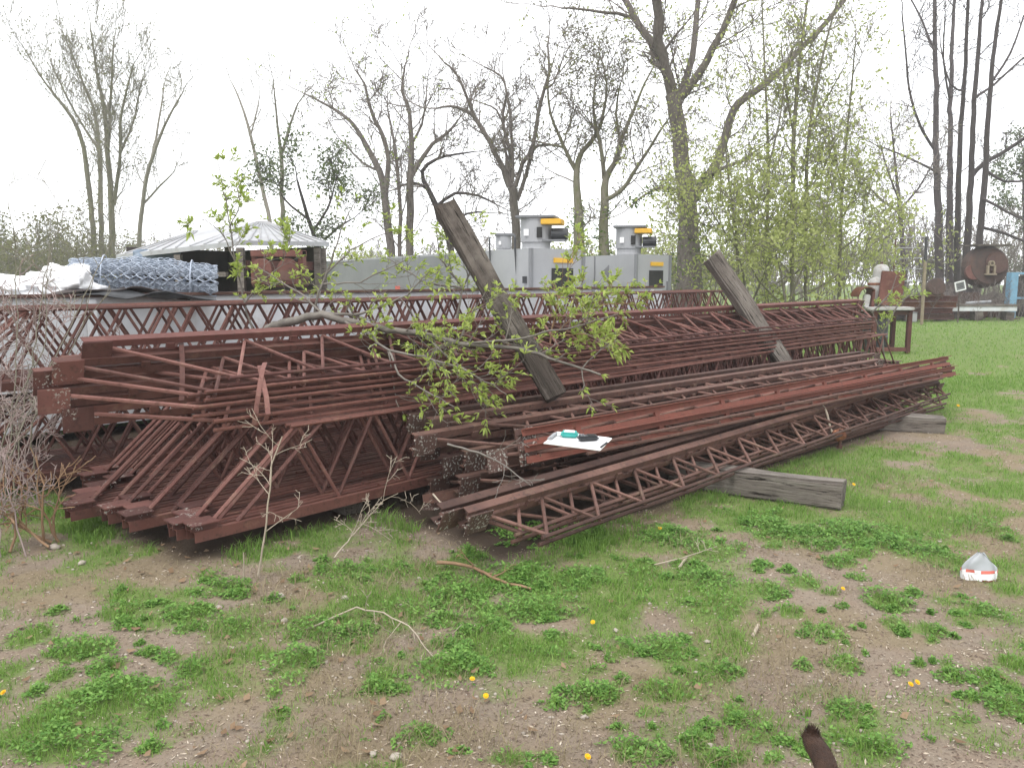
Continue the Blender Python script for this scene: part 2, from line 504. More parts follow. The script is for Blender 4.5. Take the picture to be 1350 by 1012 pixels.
cc = np.stack([cv, fbm(XX, YY, 2.0, 40, 4).ravel(), PMs.ravel(), np.ones_like(cv)], -1).astype(np.float32)
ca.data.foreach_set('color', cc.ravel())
m, nt, b, out = newmat('dirt_and_turf')
geo = nd(nt, 'ShaderNodeNewGeometry'); P = geo.outputs['Position']
at_ = nd(nt, 'ShaderNodeVertexColor', layer_name='cover')
sep = nd(nt, 'ShaderNodeSeparateColor'); nt.links.new(at_.outputs[0], sep.inputs[0])
n_big = noise(nt, P, 0.9, 6, 0.65); n_mid = noise(nt, P, 7, 7, 0.72); n_fine = noise(nt, P, 60, 6, 0.75); n_gr = noise(nt, P, 190, 4, 0.7)
dirt = mix(nt, ramp(nt, n_big, [(0.35, 0), (0.65, 1)]).outputs[0], (0.205, 0.163, 0.125), (0.280, 0.230, 0.178))
dirt = mix(nt, ramp(nt, n_mid, [(0.42, 0), (0.68, 1)]).outputs[0], dirt, (0.255, 0.195, 0.145))
dirt = mix(nt, ramp(nt, n_fine, [(0.30, 0.75), (0.46, 0)]).outputs[0], dirt, (0.095, 0.065, 0.048))
dirt = mix(nt, ramp(nt, n_gr, [(0.60, 0), (0.70, 0.8)]).outputs[0], dirt, (0.36, 0.29, 0.22))
straw = mix(nt, n_fine, (0.30, 0.245, 0.15), (0.17, 0.13, 0.085))
dirt = mix(nt, ramp(nt, sep.outputs[1], [(0.46, 0), (0.62, 0.75)]).outputs[0], dirt, straw)
dirt = mix(nt, sep.outputs[2], dirt, mix(nt, n_mid, (0.04, 0.03, 0.023), (0.08, 0.058, 0.043)))  # bare soil under the stacks, their shade painted into its colour
turf = mix(nt, ramp(nt, n_fine, [(0.35, 0), (0.65, 1)]).outputs[0], (0.095, 0.145, 0.038), (0.185, 0.27, 0.075))
turf = mix(nt, ramp(nt, n_mid, [(0.45, 0), (0.75, 0.6)]).outputs[0], turf, (0.17, 0.19, 0.07))
mm = nd(nt, 'ShaderNodeMath', operation='MULTIPLY_ADD'); nt.links.new(n_fine, mm.inputs[0]); mm.inputs[1].default_value = 0.7
nt.links.new(sep.outputs[0], mm.inputs[2])
gfac = ramp(nt, mm.outputs[0], [(0.55, 0), (1.0, 0.92)]).outputs[0]
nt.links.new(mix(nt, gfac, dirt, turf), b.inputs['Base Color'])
b.inputs['Roughness'].default_value = 0.95; b.inputs['Specular IOR Level'].default_value = 0.1
ad = nd(nt, 'ShaderNodeMath', operation='MULTIPLY_ADD'); nt.links.new(n_fine, ad.inputs[0]); ad.inputs[1].default_value = 0.45; nt.links.new(n_mid, ad.inputs[2])
bump(nt, b, ad.outputs[0], 0.8, 0.035)
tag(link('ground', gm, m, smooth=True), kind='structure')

def blades(name, n, dlo, dhi, hgt, wid, m, accept, power=1.6, lean=0.6):
    u = nrs.rand(n); e = 2 - power
    d = (dlo ** e + u * (dhi ** e - dlo ** e)) ** (1 / e)
    x = (nrs.rand(n) * 2 - 1) * (0.70 * d + 0.25)
    k = accept(x, d)
    keep = nrs.rand(n) < k
    x, y, k = x[keep], d[keep], k[keep]; n = len(x)
    h = hgt * (0.45 + 0.8 * nrs.rand(n)) * (0.55 + 0.6 * k)
    w = wid * (0.6 + 0.8 * nrs.rand(n)) * (0.75 + 0.075 * y)
    a = nrs.rand(n) * 2 * math.pi; ln = lean * nrs.rand(n) * h
    la = nrs.rand(n) * 2 * math.pi
    z = ground_z(x, y) - 0.004
    ca_, sa_ = np.cos(a) * w, np.sin(a) * w; lx, ly = np.cos(la) * ln, np.sin(la) * ln
    V = np.empty((n, 5, 3))
    V[:, 0] = np.stack([x - ca_, y - sa_, z], -1); V[:, 1] = np.stack([x + ca_, y + sa_, z], -1)
    mx, my, mz = x + lx * .35, y + ly * .35, z + h * .6
    V[:, 2] = np.stack([mx + ca_ * .8, my + sa_ * .8, mz], -1); V[:, 3] = np.stack([mx - ca_ * .8, my - sa_ * .8, mz], -1)
    V[:, 4] = np.stack([x + lx * 1.3, y + ly * 1.3, z + h], -1)
    B = np.arange(n)[:, None] * 5
    q = B + np.array([[0, 1, 2, 3]]); t = B + np.array([[3, 2, 4]])
    return tag(link(name, fast_mesh(name, V.reshape(-1, 3), q, t), m), kind='stuff')


def acc_grass(x, y):
    c = cover(x, y) ** 1.25 * np.clip(0.25 + 1.5 * vnoise(x * 13, y * 13, 51) * (.6 + .8 * vnoise(x * 4, y * 4, 52)), 0, 1.25)
    c = c * np.where(pile_mask(x, y), 0.0, 1.0)
    return c


blades('grass', 330000, 1.9, 13, 0.043, 0.0018, M['grass'], acc_grass, 1.55, 1.0)
blades('grass', 110000, 11, 42, 0.060, 0.0026, M['grass'], lambda x, y: np.where(pile_mask(x, y), 0, 0.6 + 0.4 * fbm(x, y, .5, 77)) * (x > -1.0), 1.5, 1.0)


def edge_acc(x, y):
    e = pile_mask(x, y, 0.28) & ~pile_mask(x, y, 0.02)
    return e * np.clip((fbm(x, y, 2.6, 60, 3) - 0.47) * 3, 0, .7)


blades('grass', 330000, 3.6, 11, 0.085, 0.0020, M['grass'], edge_acc, 1.2, 1.0)
blades('dry_grass', 130000, 1.9, 11, 0.022, 0.0014, M['grass_dry'], lambda x, y: np.where(pile_mask(x, y), 0, np.clip(0.25 + 1.2 * (fbm(x, y, 2.0, 40, 4) - .42), 0, 1)), 1.5, 3.2)
blades('dry_grass', 70000, 2.0, 9, 0.055, 0.0014, M['grass_dry'], lambda x, y: np.where(pile_mask(x, y), 0, np.clip(3.5 * (fbm(x, y, 1.7, 90, 3) - .52), 0, 1)), 1.5, 1.5)

# clover tufts
V = []; T = []
cnt = 0
for ti, (cx, cy, rx, ry) in enumerate(tuft_w):
    n = int((1.0 if (ti * 7) % 5 < 3 else .25) * min(4200, 10500 * rx * ry * 3.14 + 80))
    r = nrs.rand(n) ** .62 * 1.22; th = nrs.rand(n) * 6.283
    wob = 0.55 + 0.85 * vnoise(np.cos(th) * 1.6 + cx * 7, np.sin(th) * 1.6 + cy * 5, 5)
    x = cx + rx * r * np.cos(th) * wob; y = cy + ry * r * np.sin(th) * wob
    hh = (0.012 + 0.036 * np.clip(1 - r ** 2, 0, 1)) * (0.3 + 0.9 * nrs.rand(n)) * min(1.2, rx / 0.13 + .35) * (.5 + vnoise(x * 22, y * 22, 8))
    z = ground_z(x, y) + hh
    s = (0.005 + 0.0065 * nrs.rand(n)) * (0.7 + 0.12 * cy)
    az = nrs.rand(n) * 6.283; tilt = (nrs.rand(n) - 0.3) * 1.1
    ux, uy, uz = np.cos(az) * np.cos(tilt), np.sin(az) * np.cos(tilt), np.sin(tilt)
    vx, vy = -np.sin(az), np.cos(az)
    Pn = np.stack([x, y, z], -1); U = np.stack([ux, uy, uz], -1) * s[:, None]; W = np.stack([vx, vy, (nrs.rand(n) - .5) * .6], -1) * s[:, None] * .55
    kp = vnoise(x * 16, y * 16, 31) > .30
    Pn, U, W = Pn[kp], U[kp], W[kp]; n = int(kp.sum())
    V.append(np.stack([Pn - U, Pn + W, Pn + U, Pn - W], 1).reshape(-1, 3)); cnt += n
Vc = np.concatenate(V)
tag(link('clover', fast_mesh('clover', Vc, np.arange(cnt * 4).reshape(-1, 4)), M['weed']), kind='stuff')

# crumbs of straw, bark and dirt
n = 120000; d = (1.9 ** .5 + nrs.rand(n) * (9.0 ** .5 - 1.9 ** .5)) ** 2
x = (nrs.rand(n) * 2 - 1) * (0.70 * d + .2); keep = (nrs.rand(n) > cover(x, d) * .8) & ~pile_mask(x, d, -.1) & (nrs.rand(n) < .25 + 1.2 * vnoise(x * 5, d * 5, 71) * vnoise(x * 1.3, d * 1.3, 72) * 2)
x, d = x[keep], d[keep]; n = len(x)
az = nrs.rand(n) * 6.283; s = (.0016 + .0045 * nrs.rand(n) ** 2) * (.75 + .09 * d); z = ground_z(x, d) + .003
U = np.stack([np.cos(az), np.sin(az), .5 * (nrs.rand(n) - .5)], -1) * (s * (1 + 2.2 * nrs.rand(n) ** 2))[:, None]; W = np.stack([-np.sin(az), np.cos(az), .9 * (nrs.rand(n) - .5)], -1) * s[:, None] * .6
Pn = np.stack([x, d, z], -1)
m, nt, b, out = newmat('ground_litter'); g = nd(nt, 'ShaderNodeNewGeometry')
nt.links.new(ramp(nt, g.outputs['Random Per Island'], [(0, (.07, .045, .032)), (.45, (.16, .11, .08)), (.75, (.32, .25, .18)), (1, (.52, .45, .36))]).outputs[0], b.inputs['Base Color']); b.inputs['Roughness'].default_value = .9
tag(link('litter', fast_mesh('litter', np.stack([Pn - U, Pn + W, Pn + U, Pn - W], 1).reshape(-1, 3), np.arange(n * 4).reshape(-1, 4)), m), kind='stuff')

# pebbles
mb = []
ico = bmesh.new(); bmesh.ops.create_icosphere(ico, subdivisions=1, radius=1.0)
iv = np.array([v.co[:] for v in ico.verts]); ico.verts.index_update(); it = np.array([[v.index for v in f.verts] for f in ico.faces]); ico.free()
n = 2600; d = (1.9 ** .4 + nrs.rand(n) * (8.5 ** .4 - 1.9 ** .4)) ** 2.5
x = (nrs.rand(n) * 2 - 1) * (0.68 * d + .2); keep = (nrs.rand(n) > cover(x, d) * .9) & ~pile_mask(x, d)
x, d = x[keep], d[keep]; n = len(x)
s = 0.0025 + 0.0075 * nrs.rand(n) ** 3.0 + .0004 * d
sc = s[:, None] * (0.6 + 0.8 * nrs.rand(n, 3)) * np.array([1, 1, .6])
jit = 1 + 0.25 * (nrs.rand(n, len(iv), 1) - .5)
V = iv[None] * sc[:, None, :] * jit + np.stack([x, d, ground_z(x, d) + s * .25], -1)[:, None, :]
tag(link('gravel', fast_mesh('gravel', V.reshape(-1, 3), None, (np.arange(n)[:, None, None] * len(iv) + it[None]).reshape(-1, 3)), M['stone']), kind='stuff')

# dead leaves lying about
n = 420; d = 2.0 + 5.5 * nrs.rand(n) ** 1.2; x = (nrs.rand(n) * 2 - 1) * (.66 * d)
left = (nrs.rand(n) < 0.5); x = np.where(left, -0.66 * d + 1.9 * nrs.rand(n), x)
keep = ~pile_mask(x, d, -.1); x, d = x[keep], d[keep]; n = len(x)
az = nrs.rand(n) * 6.283; s = .010 + .018 * nrs.rand(n); z = ground_z(x, d) + .012
U = np.stack([np.cos(az), np.sin(az), .5 * (nrs.rand(n) - .5)], -1) * s[:, None]; W = np.stack([-np.sin(az), np.cos(az), .8 * (nrs.rand(n) - .3)], -1) * s[:, None] * .6
Pn = np.stack([x, d, z], -1)
V = np.stack([Pn - U, Pn + W + U * .2, Pn + U + np.array([0, 0, .01]), Pn - W], 1).reshape(-1, 3)
M['dead_leaf'] = mat_leaf('dead_leaf', (0.30, 0.21, 0.13), (0.17, 0.105, 0.06), 0.2, .8)
tag(link('fallen_leaves', fast_mesh('fallen_leaves', V, np.arange(n * 4).reshape(-1, 4)), M['dead_leaf']), kind='stuff')

# ================================================================== STEEL JOISTS
def joist_kit(L, d, a0, pan, k=6, cw=0.062, cd=0.062, rb=0.0165, rr=0.0125, step=None):
    """shared meshes of one joist size: outer face of the top chord at z=0, web below it, near end at x=0"""
    kit = {}
    ft = 0.006
    b = MB()
    for s in (-1, 1):
        y0 = 0.013
        b.box((L / 2, s * (y0 + cw) / 2, -cd), (L, cw - y0, ft))                # leg of the angle towards the web
        b.box((L / 2, s * (cw - ft / 2), -cd / 2 + 0.0005), (L, ft, cd - ft))   # outer leg
    x = 0.5
    while x < L - .3:
        b.box((x, 0, -cd - .006), (0.05, 0.04, 0.022)); x += 0.85
    kit['top_chord'] = b.mesh('top_chord')
    b = MB()
    for s in (-1, 1):
        n = 14
        pts = [(a0 - 0.06 + (L - 2 * a0 + 0.12) * i / n, s * 0.026, -d + 0.004 * math.sin(i * 1.7)) for i in range(n + 1)]
        b.tube(pts, rr, 6)
    kit['bottom_chord'] = b.mesh('bottom_chord')
    b = MB(); b.box((0.062, 0, -cd - 0.042), (0.165, 0.142, 0.009), bev=0.002)
    b.box((0.062, 0.03, -cd - 0.02), (0.15, 0.008, 0.036)); b.box((0.062, -0.03, -cd - 0.02), (0.15, 0.008, 0.036))
    kit['end_seat'] = b.mesh('end_seat')
    b = MB(); b.tube([(0, 0, 0), (a0 - 0.11, 0, -(d - cd - .01))], rb * 1.1, k); kit['end_bar'] = b.mesh('end_bar')
    h = d - cd
    b = MB(); b.tube([(0, 0, 0), (pan / 2, 0, h)], rb, k); kit['web_bar'] = b.mesh('web_bar')
    kit.update(L=L, d=d, a0=a0, pan=pan, cd=cd)
    return kit


KA = joist_kit(12.0, 0.575, 0.70, 0.60, cw=0.052, rb=0.0120)
KU = joist_kit(11.45, 0.575, 0.70, 0.60, cw=0.056, rb=0.0120)
KC = joist_kit(6.95, 0.37, 0.64, 0.46, cw=0.056, cd=0.05, rb=0.0115, rr=0.012)
def near(px, py, lat, O=None, E=None, N=None):
    """along and height of the point at lateral distance lat that shows at px, py"""
    O, E, N = O or OC, E or EC, N or NC
    u = (px - 675) / F; v = (506 - py) / F; k = u / (cp + v * sp)
    q = O + N * lat; a = (k * q.y - q.x) / (E.x - k * E.y); d = q.y + E.y * a
    return a, 1.6 + (-sp + v * cp) / (cp + v * sp) * d


KF = joist_kit(7.7, 0.34, 0.38, 0.46, cw=0.056, cd=0.05, rb=0.0115, rr=0.012)
JM = dict(chord='rust', bar='rust_bar', seat='rust_plate')


def part(name, me, mt, parent, loc=(0, 0, 0), rot=(0, 0, 0), scl=None):
    o = bpy.data.objects.new(name, me); col.objects.link(o); o.parent = parent
    o.location = loc; o.rotation_euler = rot
    if scl: o.scale = scl
    if not me.materials: me.materials.append(M['rust'])
    o.material_slots[0].link = 'OBJECT'; o.material_slots[0].material = M[mt]
    return o


def joist(kit, mats, label, group):
    """a joist as a thing with its chords, seats and every bar of the web"""
    r = bpy.data.objects.new('steel_joist', None); col.objects.link(r); r.empty_display_size = .1
    tag(r, label, 'joist', group)
    L, d, a0, pan, cd = kit['L'], kit['d'], kit['a0'], kit['pan'], kit['cd']
    part('top_chord', kit['top_chord'], mats[0], r); part('bottom_chord', kit['bottom_chord'], mats[0], r)
    part('end_seat', kit['end_seat'], mats[2], r); part('end_seat', kit['end_seat'], mats[2], r, (L, 0, 0), (0, 0, math.pi))
    part('end_bar', kit['end_bar'], mats[1], r, (0.11, -.02, -cd)); part('end_bar', kit['end_bar'], mats[1], r, (L - .11, 0, -cd), (0, 0, math.pi))
    if kit is KA: part('end_bar', kit['end_bar'], mats[1], r, (0.27, .02, -cd))
    x = a0; n = int(round((L - 2 * a0) / pan)); p = (L - 2 * a0) / n
    for i in range(n):
        part('web_bar', kit['web_bar'], mats[1], r, (x, 0.004, -d), (0, 0, 0), (p / pan, 1, 1))
        part('web_bar', kit['web_bar'], mats[1], r, (x + p, -0.004, -d), (0, 0, math.pi), (p / pan, 1, 1))
        x += p
    return r


def place(r, O, E, N, along, lat, z, phi, yaw=0.0, pitch=0.0):
    """phi: 0 web lies towards the camera, 90 upright, 270 upside down; yaw, pitch in degrees"""
    a = R(phi)
    e = (E * math.cos(R(yaw)) + N * math.sin(R(yaw))); e = Vector((e.x * math.cos(R(pitch)), e.y * math.cos(R(pitch)), math.sin(R(pitch))))
    dn = (N * -math.cos(a)) + Vector((0, 0, -math.sin(a)))       # top chord to bottom chord
    zz = -(dn - e * dn.dot(e)).normalized()
    yy = zz.cross(e)
    p = O + E * along + N * lat + Vector((0, 0, z))
    r.matrix_world = Matrix(((e.x, yy.x, zz.x, p.x), (e.y, yy.y, zz.y, p.y), (e.z, yy.z, zz.z, p.z), (0, 0, 0, 1)))
    return r


ORD = ['first', 'second', 'third', 'fourth', 'fifth', 'sixth', 'seventh', 'eighth', 'ninth', 'tenth', 'eleventh', 'twelfth', 'thirteenth', 'fourteenth', 'fifteenth', 'sixteenth']
std = ('rust', 'rust_bar', 'rust_plate')
# --- lower row, standing upside down on their wide chords
GL = 'joists standing upside down in the lower row'
along = [-0.07, -0.12, -0.02, 0.06, -0.24, -0.17, -0.27, -0.10, -0.40, -0.32, -0.25, -0.14, 0.02, 0.10, -0.06, 0.06]
for k in range(16):
    lab = 'nearest rusty joist standing on its wide chord, its red edge along the grass' if k == 0 else \
        f'{ORD[k]} rusty joist from the grass edge in the lower standing row'
    j = joist(KA, std, lab, GL)
    place(j, OA, EA, NA, along[k], 0.0 + 0.118 * k, 0.120 + 0.004 * rnd.random(), 270 + rnd.uniform(-1.2, 1.2), rnd.uniform(-.08, .08))

# --- upper stack, lying over with the web towards the camera
GU = 'joists lying tilted in the upper stack'
ua = []
for (px, py, lat, phi) in ((103, 550, .60, 6.5), (71, 526, .60, 9.5), (65, 501, .66, 14), (90, 488, .60, 18.5), (102, 483, .92, 13), (128, 462, .62, 23)):
    a, z = near(px, py, lat, OA, EA, NA); ua.append((a - .06, lat + .10, z - .012 + .1 * math.sin(R(phi)), phi))
for k, (a, lat, z, phi) in enumerate(ua):
    lab = ['bottom joist of the tilted upper stack, lying on the standing row', 'second joist from the bottom of the tilted upper stack',
           'third joist from the bottom of the tilted upper stack', 'joist just under the topmost one of the tilted upper stack',
           'joist half hidden at the back of the tilted upper stack', 'topmost tilted joist, its chord speckled with pale lichen'][k]
    j = joist(KU, ('rust_lichen' if k == 5 else 'rust', 'rust_bar', 'rust_plate'), lab, GU)
    place(j, OA, EA, NA, a, lat, z, phi, -1.45 + rnd.uniform(-.12, .12))

# --- rows behind, standing two high
GB = 'joists standing two high behind the tilted stack'
n = 0
for t in (0, 1):
    for k in range(7):
        lab = f'{ORD[k]} joist of the {"lower" if t == 0 else "upper"} back row, counted from the tilted stack towards the white trailer'
        j = joist(KA, std, lab, GB)
        place(j, OA, EA, NA, [-1.15, -1.44, -0.92, -1.29, -1.02, -1.36, -0.84][k] + (0.1 if t else .25), 2.22 + 0.125 * k, (0.10 if t == 0 else 0.79), 270 + rnd.uniform(-1.5, 1.5), rnd.uniform(-.1, .1))

# --- the slumped pile at the right
GC = 'shorter joists in the slumped pile'
dk = ('rust_dark', 'rust_dark_bar', 'rust_dark_plate'); rd = ('rust_red', 'rust_dark_bar', 'rust_dark_plate')
def row(px, py, lat, phi, yw, pt, mt, lab, dz=0.0):
    a, z = near(px, py, lat); return (a, lat, z + dz, phi, yw, pt, mt, lab)


pc = [
    row(600, 672, 0.32, 24, 0.1, 0.7, dk, 'tilted dark joist with a speckled end plate, second up at the front of the pile'),
    row(656, 650, 0.20, 24, -0.1, 0.45, dk, 'dark joist whose pale lichen covered end plate juts right at the near end', .02),
    row(598, 636, 0.52, 12, 0.3, 0.1, dk, 'flat dark joist in the middle of the near end of the pile'),
    row(606, 603, 0.58, 8, 0.5, 0.1, dk, 'dark joist in the pile just under the red oxide ones'),
    row(576, 612, 0.74, 6, 0.2, 0.1, dk, 'dark flat joist third from the top along the back of the pile'),
    row(560, 560, 0.86, 10, 0.5, 0.0, dk, 'topmost dark joist along the back of the pile'),
    row(532, 554, 1.06, 8, 0.2, 0.0, dk, 'topmost rearmost joist of the pile, its end plate nearest the standing row'),
    row(548, 590, 0.98, 6, 0.3, 0.1, dk, 'dark flat joist under the two topmost at the back of the pile'),
    row(560, 640, 0.95, 5, 0.0, 0.2, dk, 'dark flat joist lowest at the back of the pile'),
    (0.30, 0.27, 0.45, -8, -0.3, 0.0, dk, 'joist lying over the front of the pile with its bowed rods outward'),
    (0.55, 0.10, 0.60, 160, -0.4, 0.1, rd, 'bright red oxide joist on top of the pile under the clipboard'),
    (0.50, 0.02, 0.51, 166, -0.5, -.05, rd, 'lower of the two bright red oxide joists in the pile'),
    (0.12, 0.60, 0.20, 80, 0.1, 0.1, dk, 'upright joist buried at the bottom in the middle of the pile'),
    (0.06, 0.70, 0.55, 15, 0.6, 0.05, dk, 'dark joist high in the pile between the red ones and the back edge'),
]
for (a, lat, z, phi, yw, pt, mt, lab) in pc:
    place(joist(KC, mt, lab, GC), OC, EC, NC, a, lat, z, phi, yw, pt)

# the two front ones, lying on the timbers
S_, E_ = on(722, 710, .165), on(1250, 521, .225)
for k, lab in enumerate(('lowest front joist of the slumped pile, its open web just over the grass', 'joist nested right behind the lowest front joist of the slumped pile')):
    e_ = (E_ - S_); pt = math.degrees(math.atan2(e_.z, math.hypot(e_.x, e_.y))); eh = Vector((e_.x, e_.y, 0)).normalized(); nh = Vector((-eh.y, eh.x, 0)); ph = (28, 30)[k]
    o_ = S_ - e_.normalized() * .38 + nh * (.34 * math.cos(R(ph)) + .11 * k) - eh * .10 * k
    z_ = o_.z + .34 * math.sin(R(ph)) + .012 * k; o_.z = 0
    place(joist(KF, dk, lab, GC), o_, eh, nh, 0, 0, z_, ph, .25 * k, pt)

# --- timbers
def timber(label, a, b, w, h, mt, group=None, roll=0.0, seed=1, ragged=0.0):
    d = Vector(b) - Vector(a); L = d.length
    bm = bmesh.new(); bmesh.ops.create_cube(bm, size=1.0)
    bmesh.ops.scale(bm, vec=(L, w, h), verts=bm.verts)
    bmesh.ops.subdivide_edges(bm, edges=[e for e in bm.edges if abs(e.verts[0].co.x - e.verts[1].co.x) > .5 * L], cuts=16)
    bmesh.ops.bevel(bm, geom=[e for e in bm.edges if abs(e.verts[0].co.x - e.verts[1].co.x) > 1e-4], offset=min(w, h) * .09, segments=2, affect='EDGES')
    r = random.Random(seed)
    for v in bm.verts:
        p = v.co
        q = Vector((p.x * 2.4 + seed * 7, p.y * 9, p.z * 9))
        v.co = p + mnoise.noise_vector(q) * w * .085 + mnoise.noise_vector(q * .35) * w * .12
        if ragged and p.x > L / 2 - .01: v.co.x += mnoise.noise(Vector((p.y * 30, p.z * 30, seed))) * ragged
    me = bpy.data.meshes.new('wooden_timber'); bm.to_mesh(me); bm.free()
    o = link('wooden_timber', me, M[mt], smooth=False)
    o.location = (Vector(a) + Vector(b)) / 2
    q = d.to_track_quat('X', 'Z'); o.rotation_mode = 'QUATERNION'
    from mathutils import Quaternion
    o.rotation_quaternion = q @ Quaternion((1, 0, 0), roll)
    return tag(o, label, 'timber', group, 'thing')


timber('thick dark timber leaning on the stacked joists behind the leafy branch', at(733, 524, 6.05), at(587, 272, 6.4), 0.19, 0.17, 'timber_dark', 'timbers leaning on the steel', .5, 3, .10)
timber('weathered grey timber leaning against the far half of the joists', at(1040, 487, 9.55) + Vector((.33, 0, -.5)), at(938, 338, 9.9), 0.215, 0.2, 'timber', 'timbers leaning on the steel', .5, 5, .05)
e1 = on(1112, 651, 0.10); timber('square grey timber poking out under the front of the slumped pile', e1 + Vector((-1.05, .66, -0.01)), e1, 0.19, 0.19, 'timber', 'timbers lying under the slumped pile', 0, 8, .01)
e2 = on(1245, 561, 0.085); timber('smaller grey timber under the far end of the slumped pile', e2 + Vector((-1.7, .75, 0)), e2, 0.19, 0.165, 'timber', 'timbers lying under the slumped pile', 0, 9, .01)
for i, a in enumerate((1.1, 5.2, 10.4)):
    p = OA + EA * a - NA * (-.1); q = OA + EA * a + NA * 3.1
    timber(['dark timber under the near end of the standing joists', 'dark timber under the middle of the standing joists', 'dark timber under the far end of the standing joists'][i],
           p + Vector((0, 0, .04)), q + Vector((0, 0, .04)), .15, .085, 'timber_dark', 'timbers under the standing joists', 0, 20 + i)


# --- flat steel straps round the upper stack
def strap(label, pts, hw=.016):
    """a band through (px, py, depth), its width along the stack"""
    b = MB(); V = []; F_ = []
    P_ = [at(*p) for p in pts]
    for p in P_:
        for s in (-1, 1):
            c = p + EA * (s * hw); V.append(tuple(c)); V.append((c.x + .004, c.y - .005, c.z + .003))
    for i in range(len(P_) - 1):
        a = i * 4; c = a + 4
        F_ += [(a, a + 2, c + 2, c), (a + 1, c + 1, c + 3, a + 3), (a, c, c + 1, a + 1), (a + 2, a + 3, c + 3, c + 2)]
    b.add(V, F_)
    return tag(b.build('steel_strap', M['rust_bar']), label, 'strap', 'flat straps round the upper stack')


strap('rusty flat strap bent round the front rods at the near end of the upper stack', [(349, 478, 5.0), (346, 487, 4.88), (343, 502, 4.80), (340, 522, 4.74), (337, 545, 4.70), (335, 560, 4.70)])
strap('second rusty strap crossing the bent one at the near end of the upper stack', [(342, 482, 4.98), (346, 502, 4.82), (351, 524, 4.75), (353, 546, 4.70), (349, 556, 4.71)])
strap('straight rusty strap crossing the top chords left of the bent straps', [(237, 443, 5.12), (239, 456, 4.98), (240, 475, 4.92), (240, 500, 4.80), (239, 528, 4.70)])
# twisted wire round the lowest front joist
b = MB(); w0 = at(1074, 524, 7.50); w1 = at(1100, 570, 7.18)
pts = [w0.lerp(w1, t) + Vector((0.02 * math.sin(t * 5), -.03 * math.sin(t * 3.1), 0.02 * math.sin(t * 3.1))) for t in np.linspace(0, 1, 12)]
b.tube(pts, .010, 6); b.build('tie_wire', M['twig_straw'])
tag(bpy.data.objects['tie_wire'], 'pale twisted wire tied down over the front joist of the pile', 'wire')
r = empty('shackle', at(1106, 573, 7.16), 'rusty round clamp on the lower rods of the front joist', 'clamp')
b = MB(); b.lathe([(0, -.05), (.045, -.05), (.055, -.03), (.055, .03), (.045, .05), (0, .05)], (0, 0, 0), 14, rot=Matrix.Rotation(R(70), 4, 'Y')); b.build('collar', M['rust_orange'], r)
b = MB(); b.cyl((0, -.03, -.09), (0, -.03, .06), .014, 8); b.lathe([(0, -.115), (.028, -.115), (.028, -.09), (0, -.09)], (0, -.03, 0), 6); b.build('bolt', M['rust_dark'], r)

# ================================================================== THINGS IN THE YARD
# white trailer-like bin behind the rows
pA = at(-330, 395, 6.2); ang = math.atan2(EA.y, EA.x) - R(2)
r = empty('white_bin', (-6.4, 5.6, 0), 'long white steel bin behind the rusty rows, its rim stained brown', 'bin', rot=(0, 0, ang))
Lb = 13.0
b = MB(); b.box((Lb / 2, .05, .76), (Lb, .06, 1.28)); b.box((Lb / 2, 2.0, .76), (Lb, .06, 1.28)); b.box((.03, 1.02, .76), (.058, 1.9, 1.28)); b.box((Lb - .03, 1.02, .76), (.058, 1.9, 1.28)); b.box((Lb / 2, 1.02, .16), (Lb - .15, 1.88, .06))
b.build('body', M['white_metal'], r)
b = MB(); b.box((Lb / 2, .02, 1.42), (Lb, .11, .035), bev=.008); b.build('rim', M['rust_dark'], r)
for x in (.6, 3.2, 5.8, 8.4, 11.0, 12.6):
    b = MB(); b.box((x, -.01, .78), (.09, .06, 1.2), bev=.01); b.build('rib', M['white_metal'], r)
for x in (1.5, 6.5, 11.5):
    b = MB(); b.box((x, 1.0, .065), (.25, 1.6, .125), bev=.02); b.build('skid', M['timber_dark'], r)


def lump(name, c, size, mt, label, cat, seed, amp=.25, sq=1.0, group=None, sub=4, freq=2.2, ridge=0.0):
    bm = bmesh.new(); bmesh.ops.create_icosphere(bm, subdivisions=sub, radius=1.0)
    for v in bm.verts:
        p = v.co.copy()
        k = 1 + amp * mnoise.fractal(p * freq + Vector((seed, seed * 2, 0)), 1.0, 2.0, 4)
        if ridge: k += ridge * (abs(mnoise.noise(p * 3.1 + Vector((seed, 0, 0)))) * 1.6 - abs(mnoise.noise(p * 7.3 + Vector((0, seed, 0)))) * .8)
        v.co = Vector((p.x * size[0] * k, p.y * size[1] * k, max(p.z, -.35) * size[2] * k))
    me = bpy.data.meshes.new(name); bm.to_mesh(me); bm.free()
    o = link(name, me, M[mt], smooth=True); o.location = c
    return tag(o, label, cat, group)


c = at(45, 378, 7.6)
lump('plastic_sheet_heap', c + Vector((-.02, .5, -.02)), (.34, .30, .21), 'white_clean', 'crumpled white plastic sheeting heaped on the white bin', 'plastic sheet', 3.1, .45, freq=1.5, ridge=.14, sub=5)
lump('plastic_sheet_heap', c + Vector((-.62, .5, -.04)), (.48, .3, .14), 'white_clean', 'low flap of white plastic beside the taller heap on the bin', 'plastic sheet', 7.7, .4, freq=1.5, ridge=.14, sub=5)
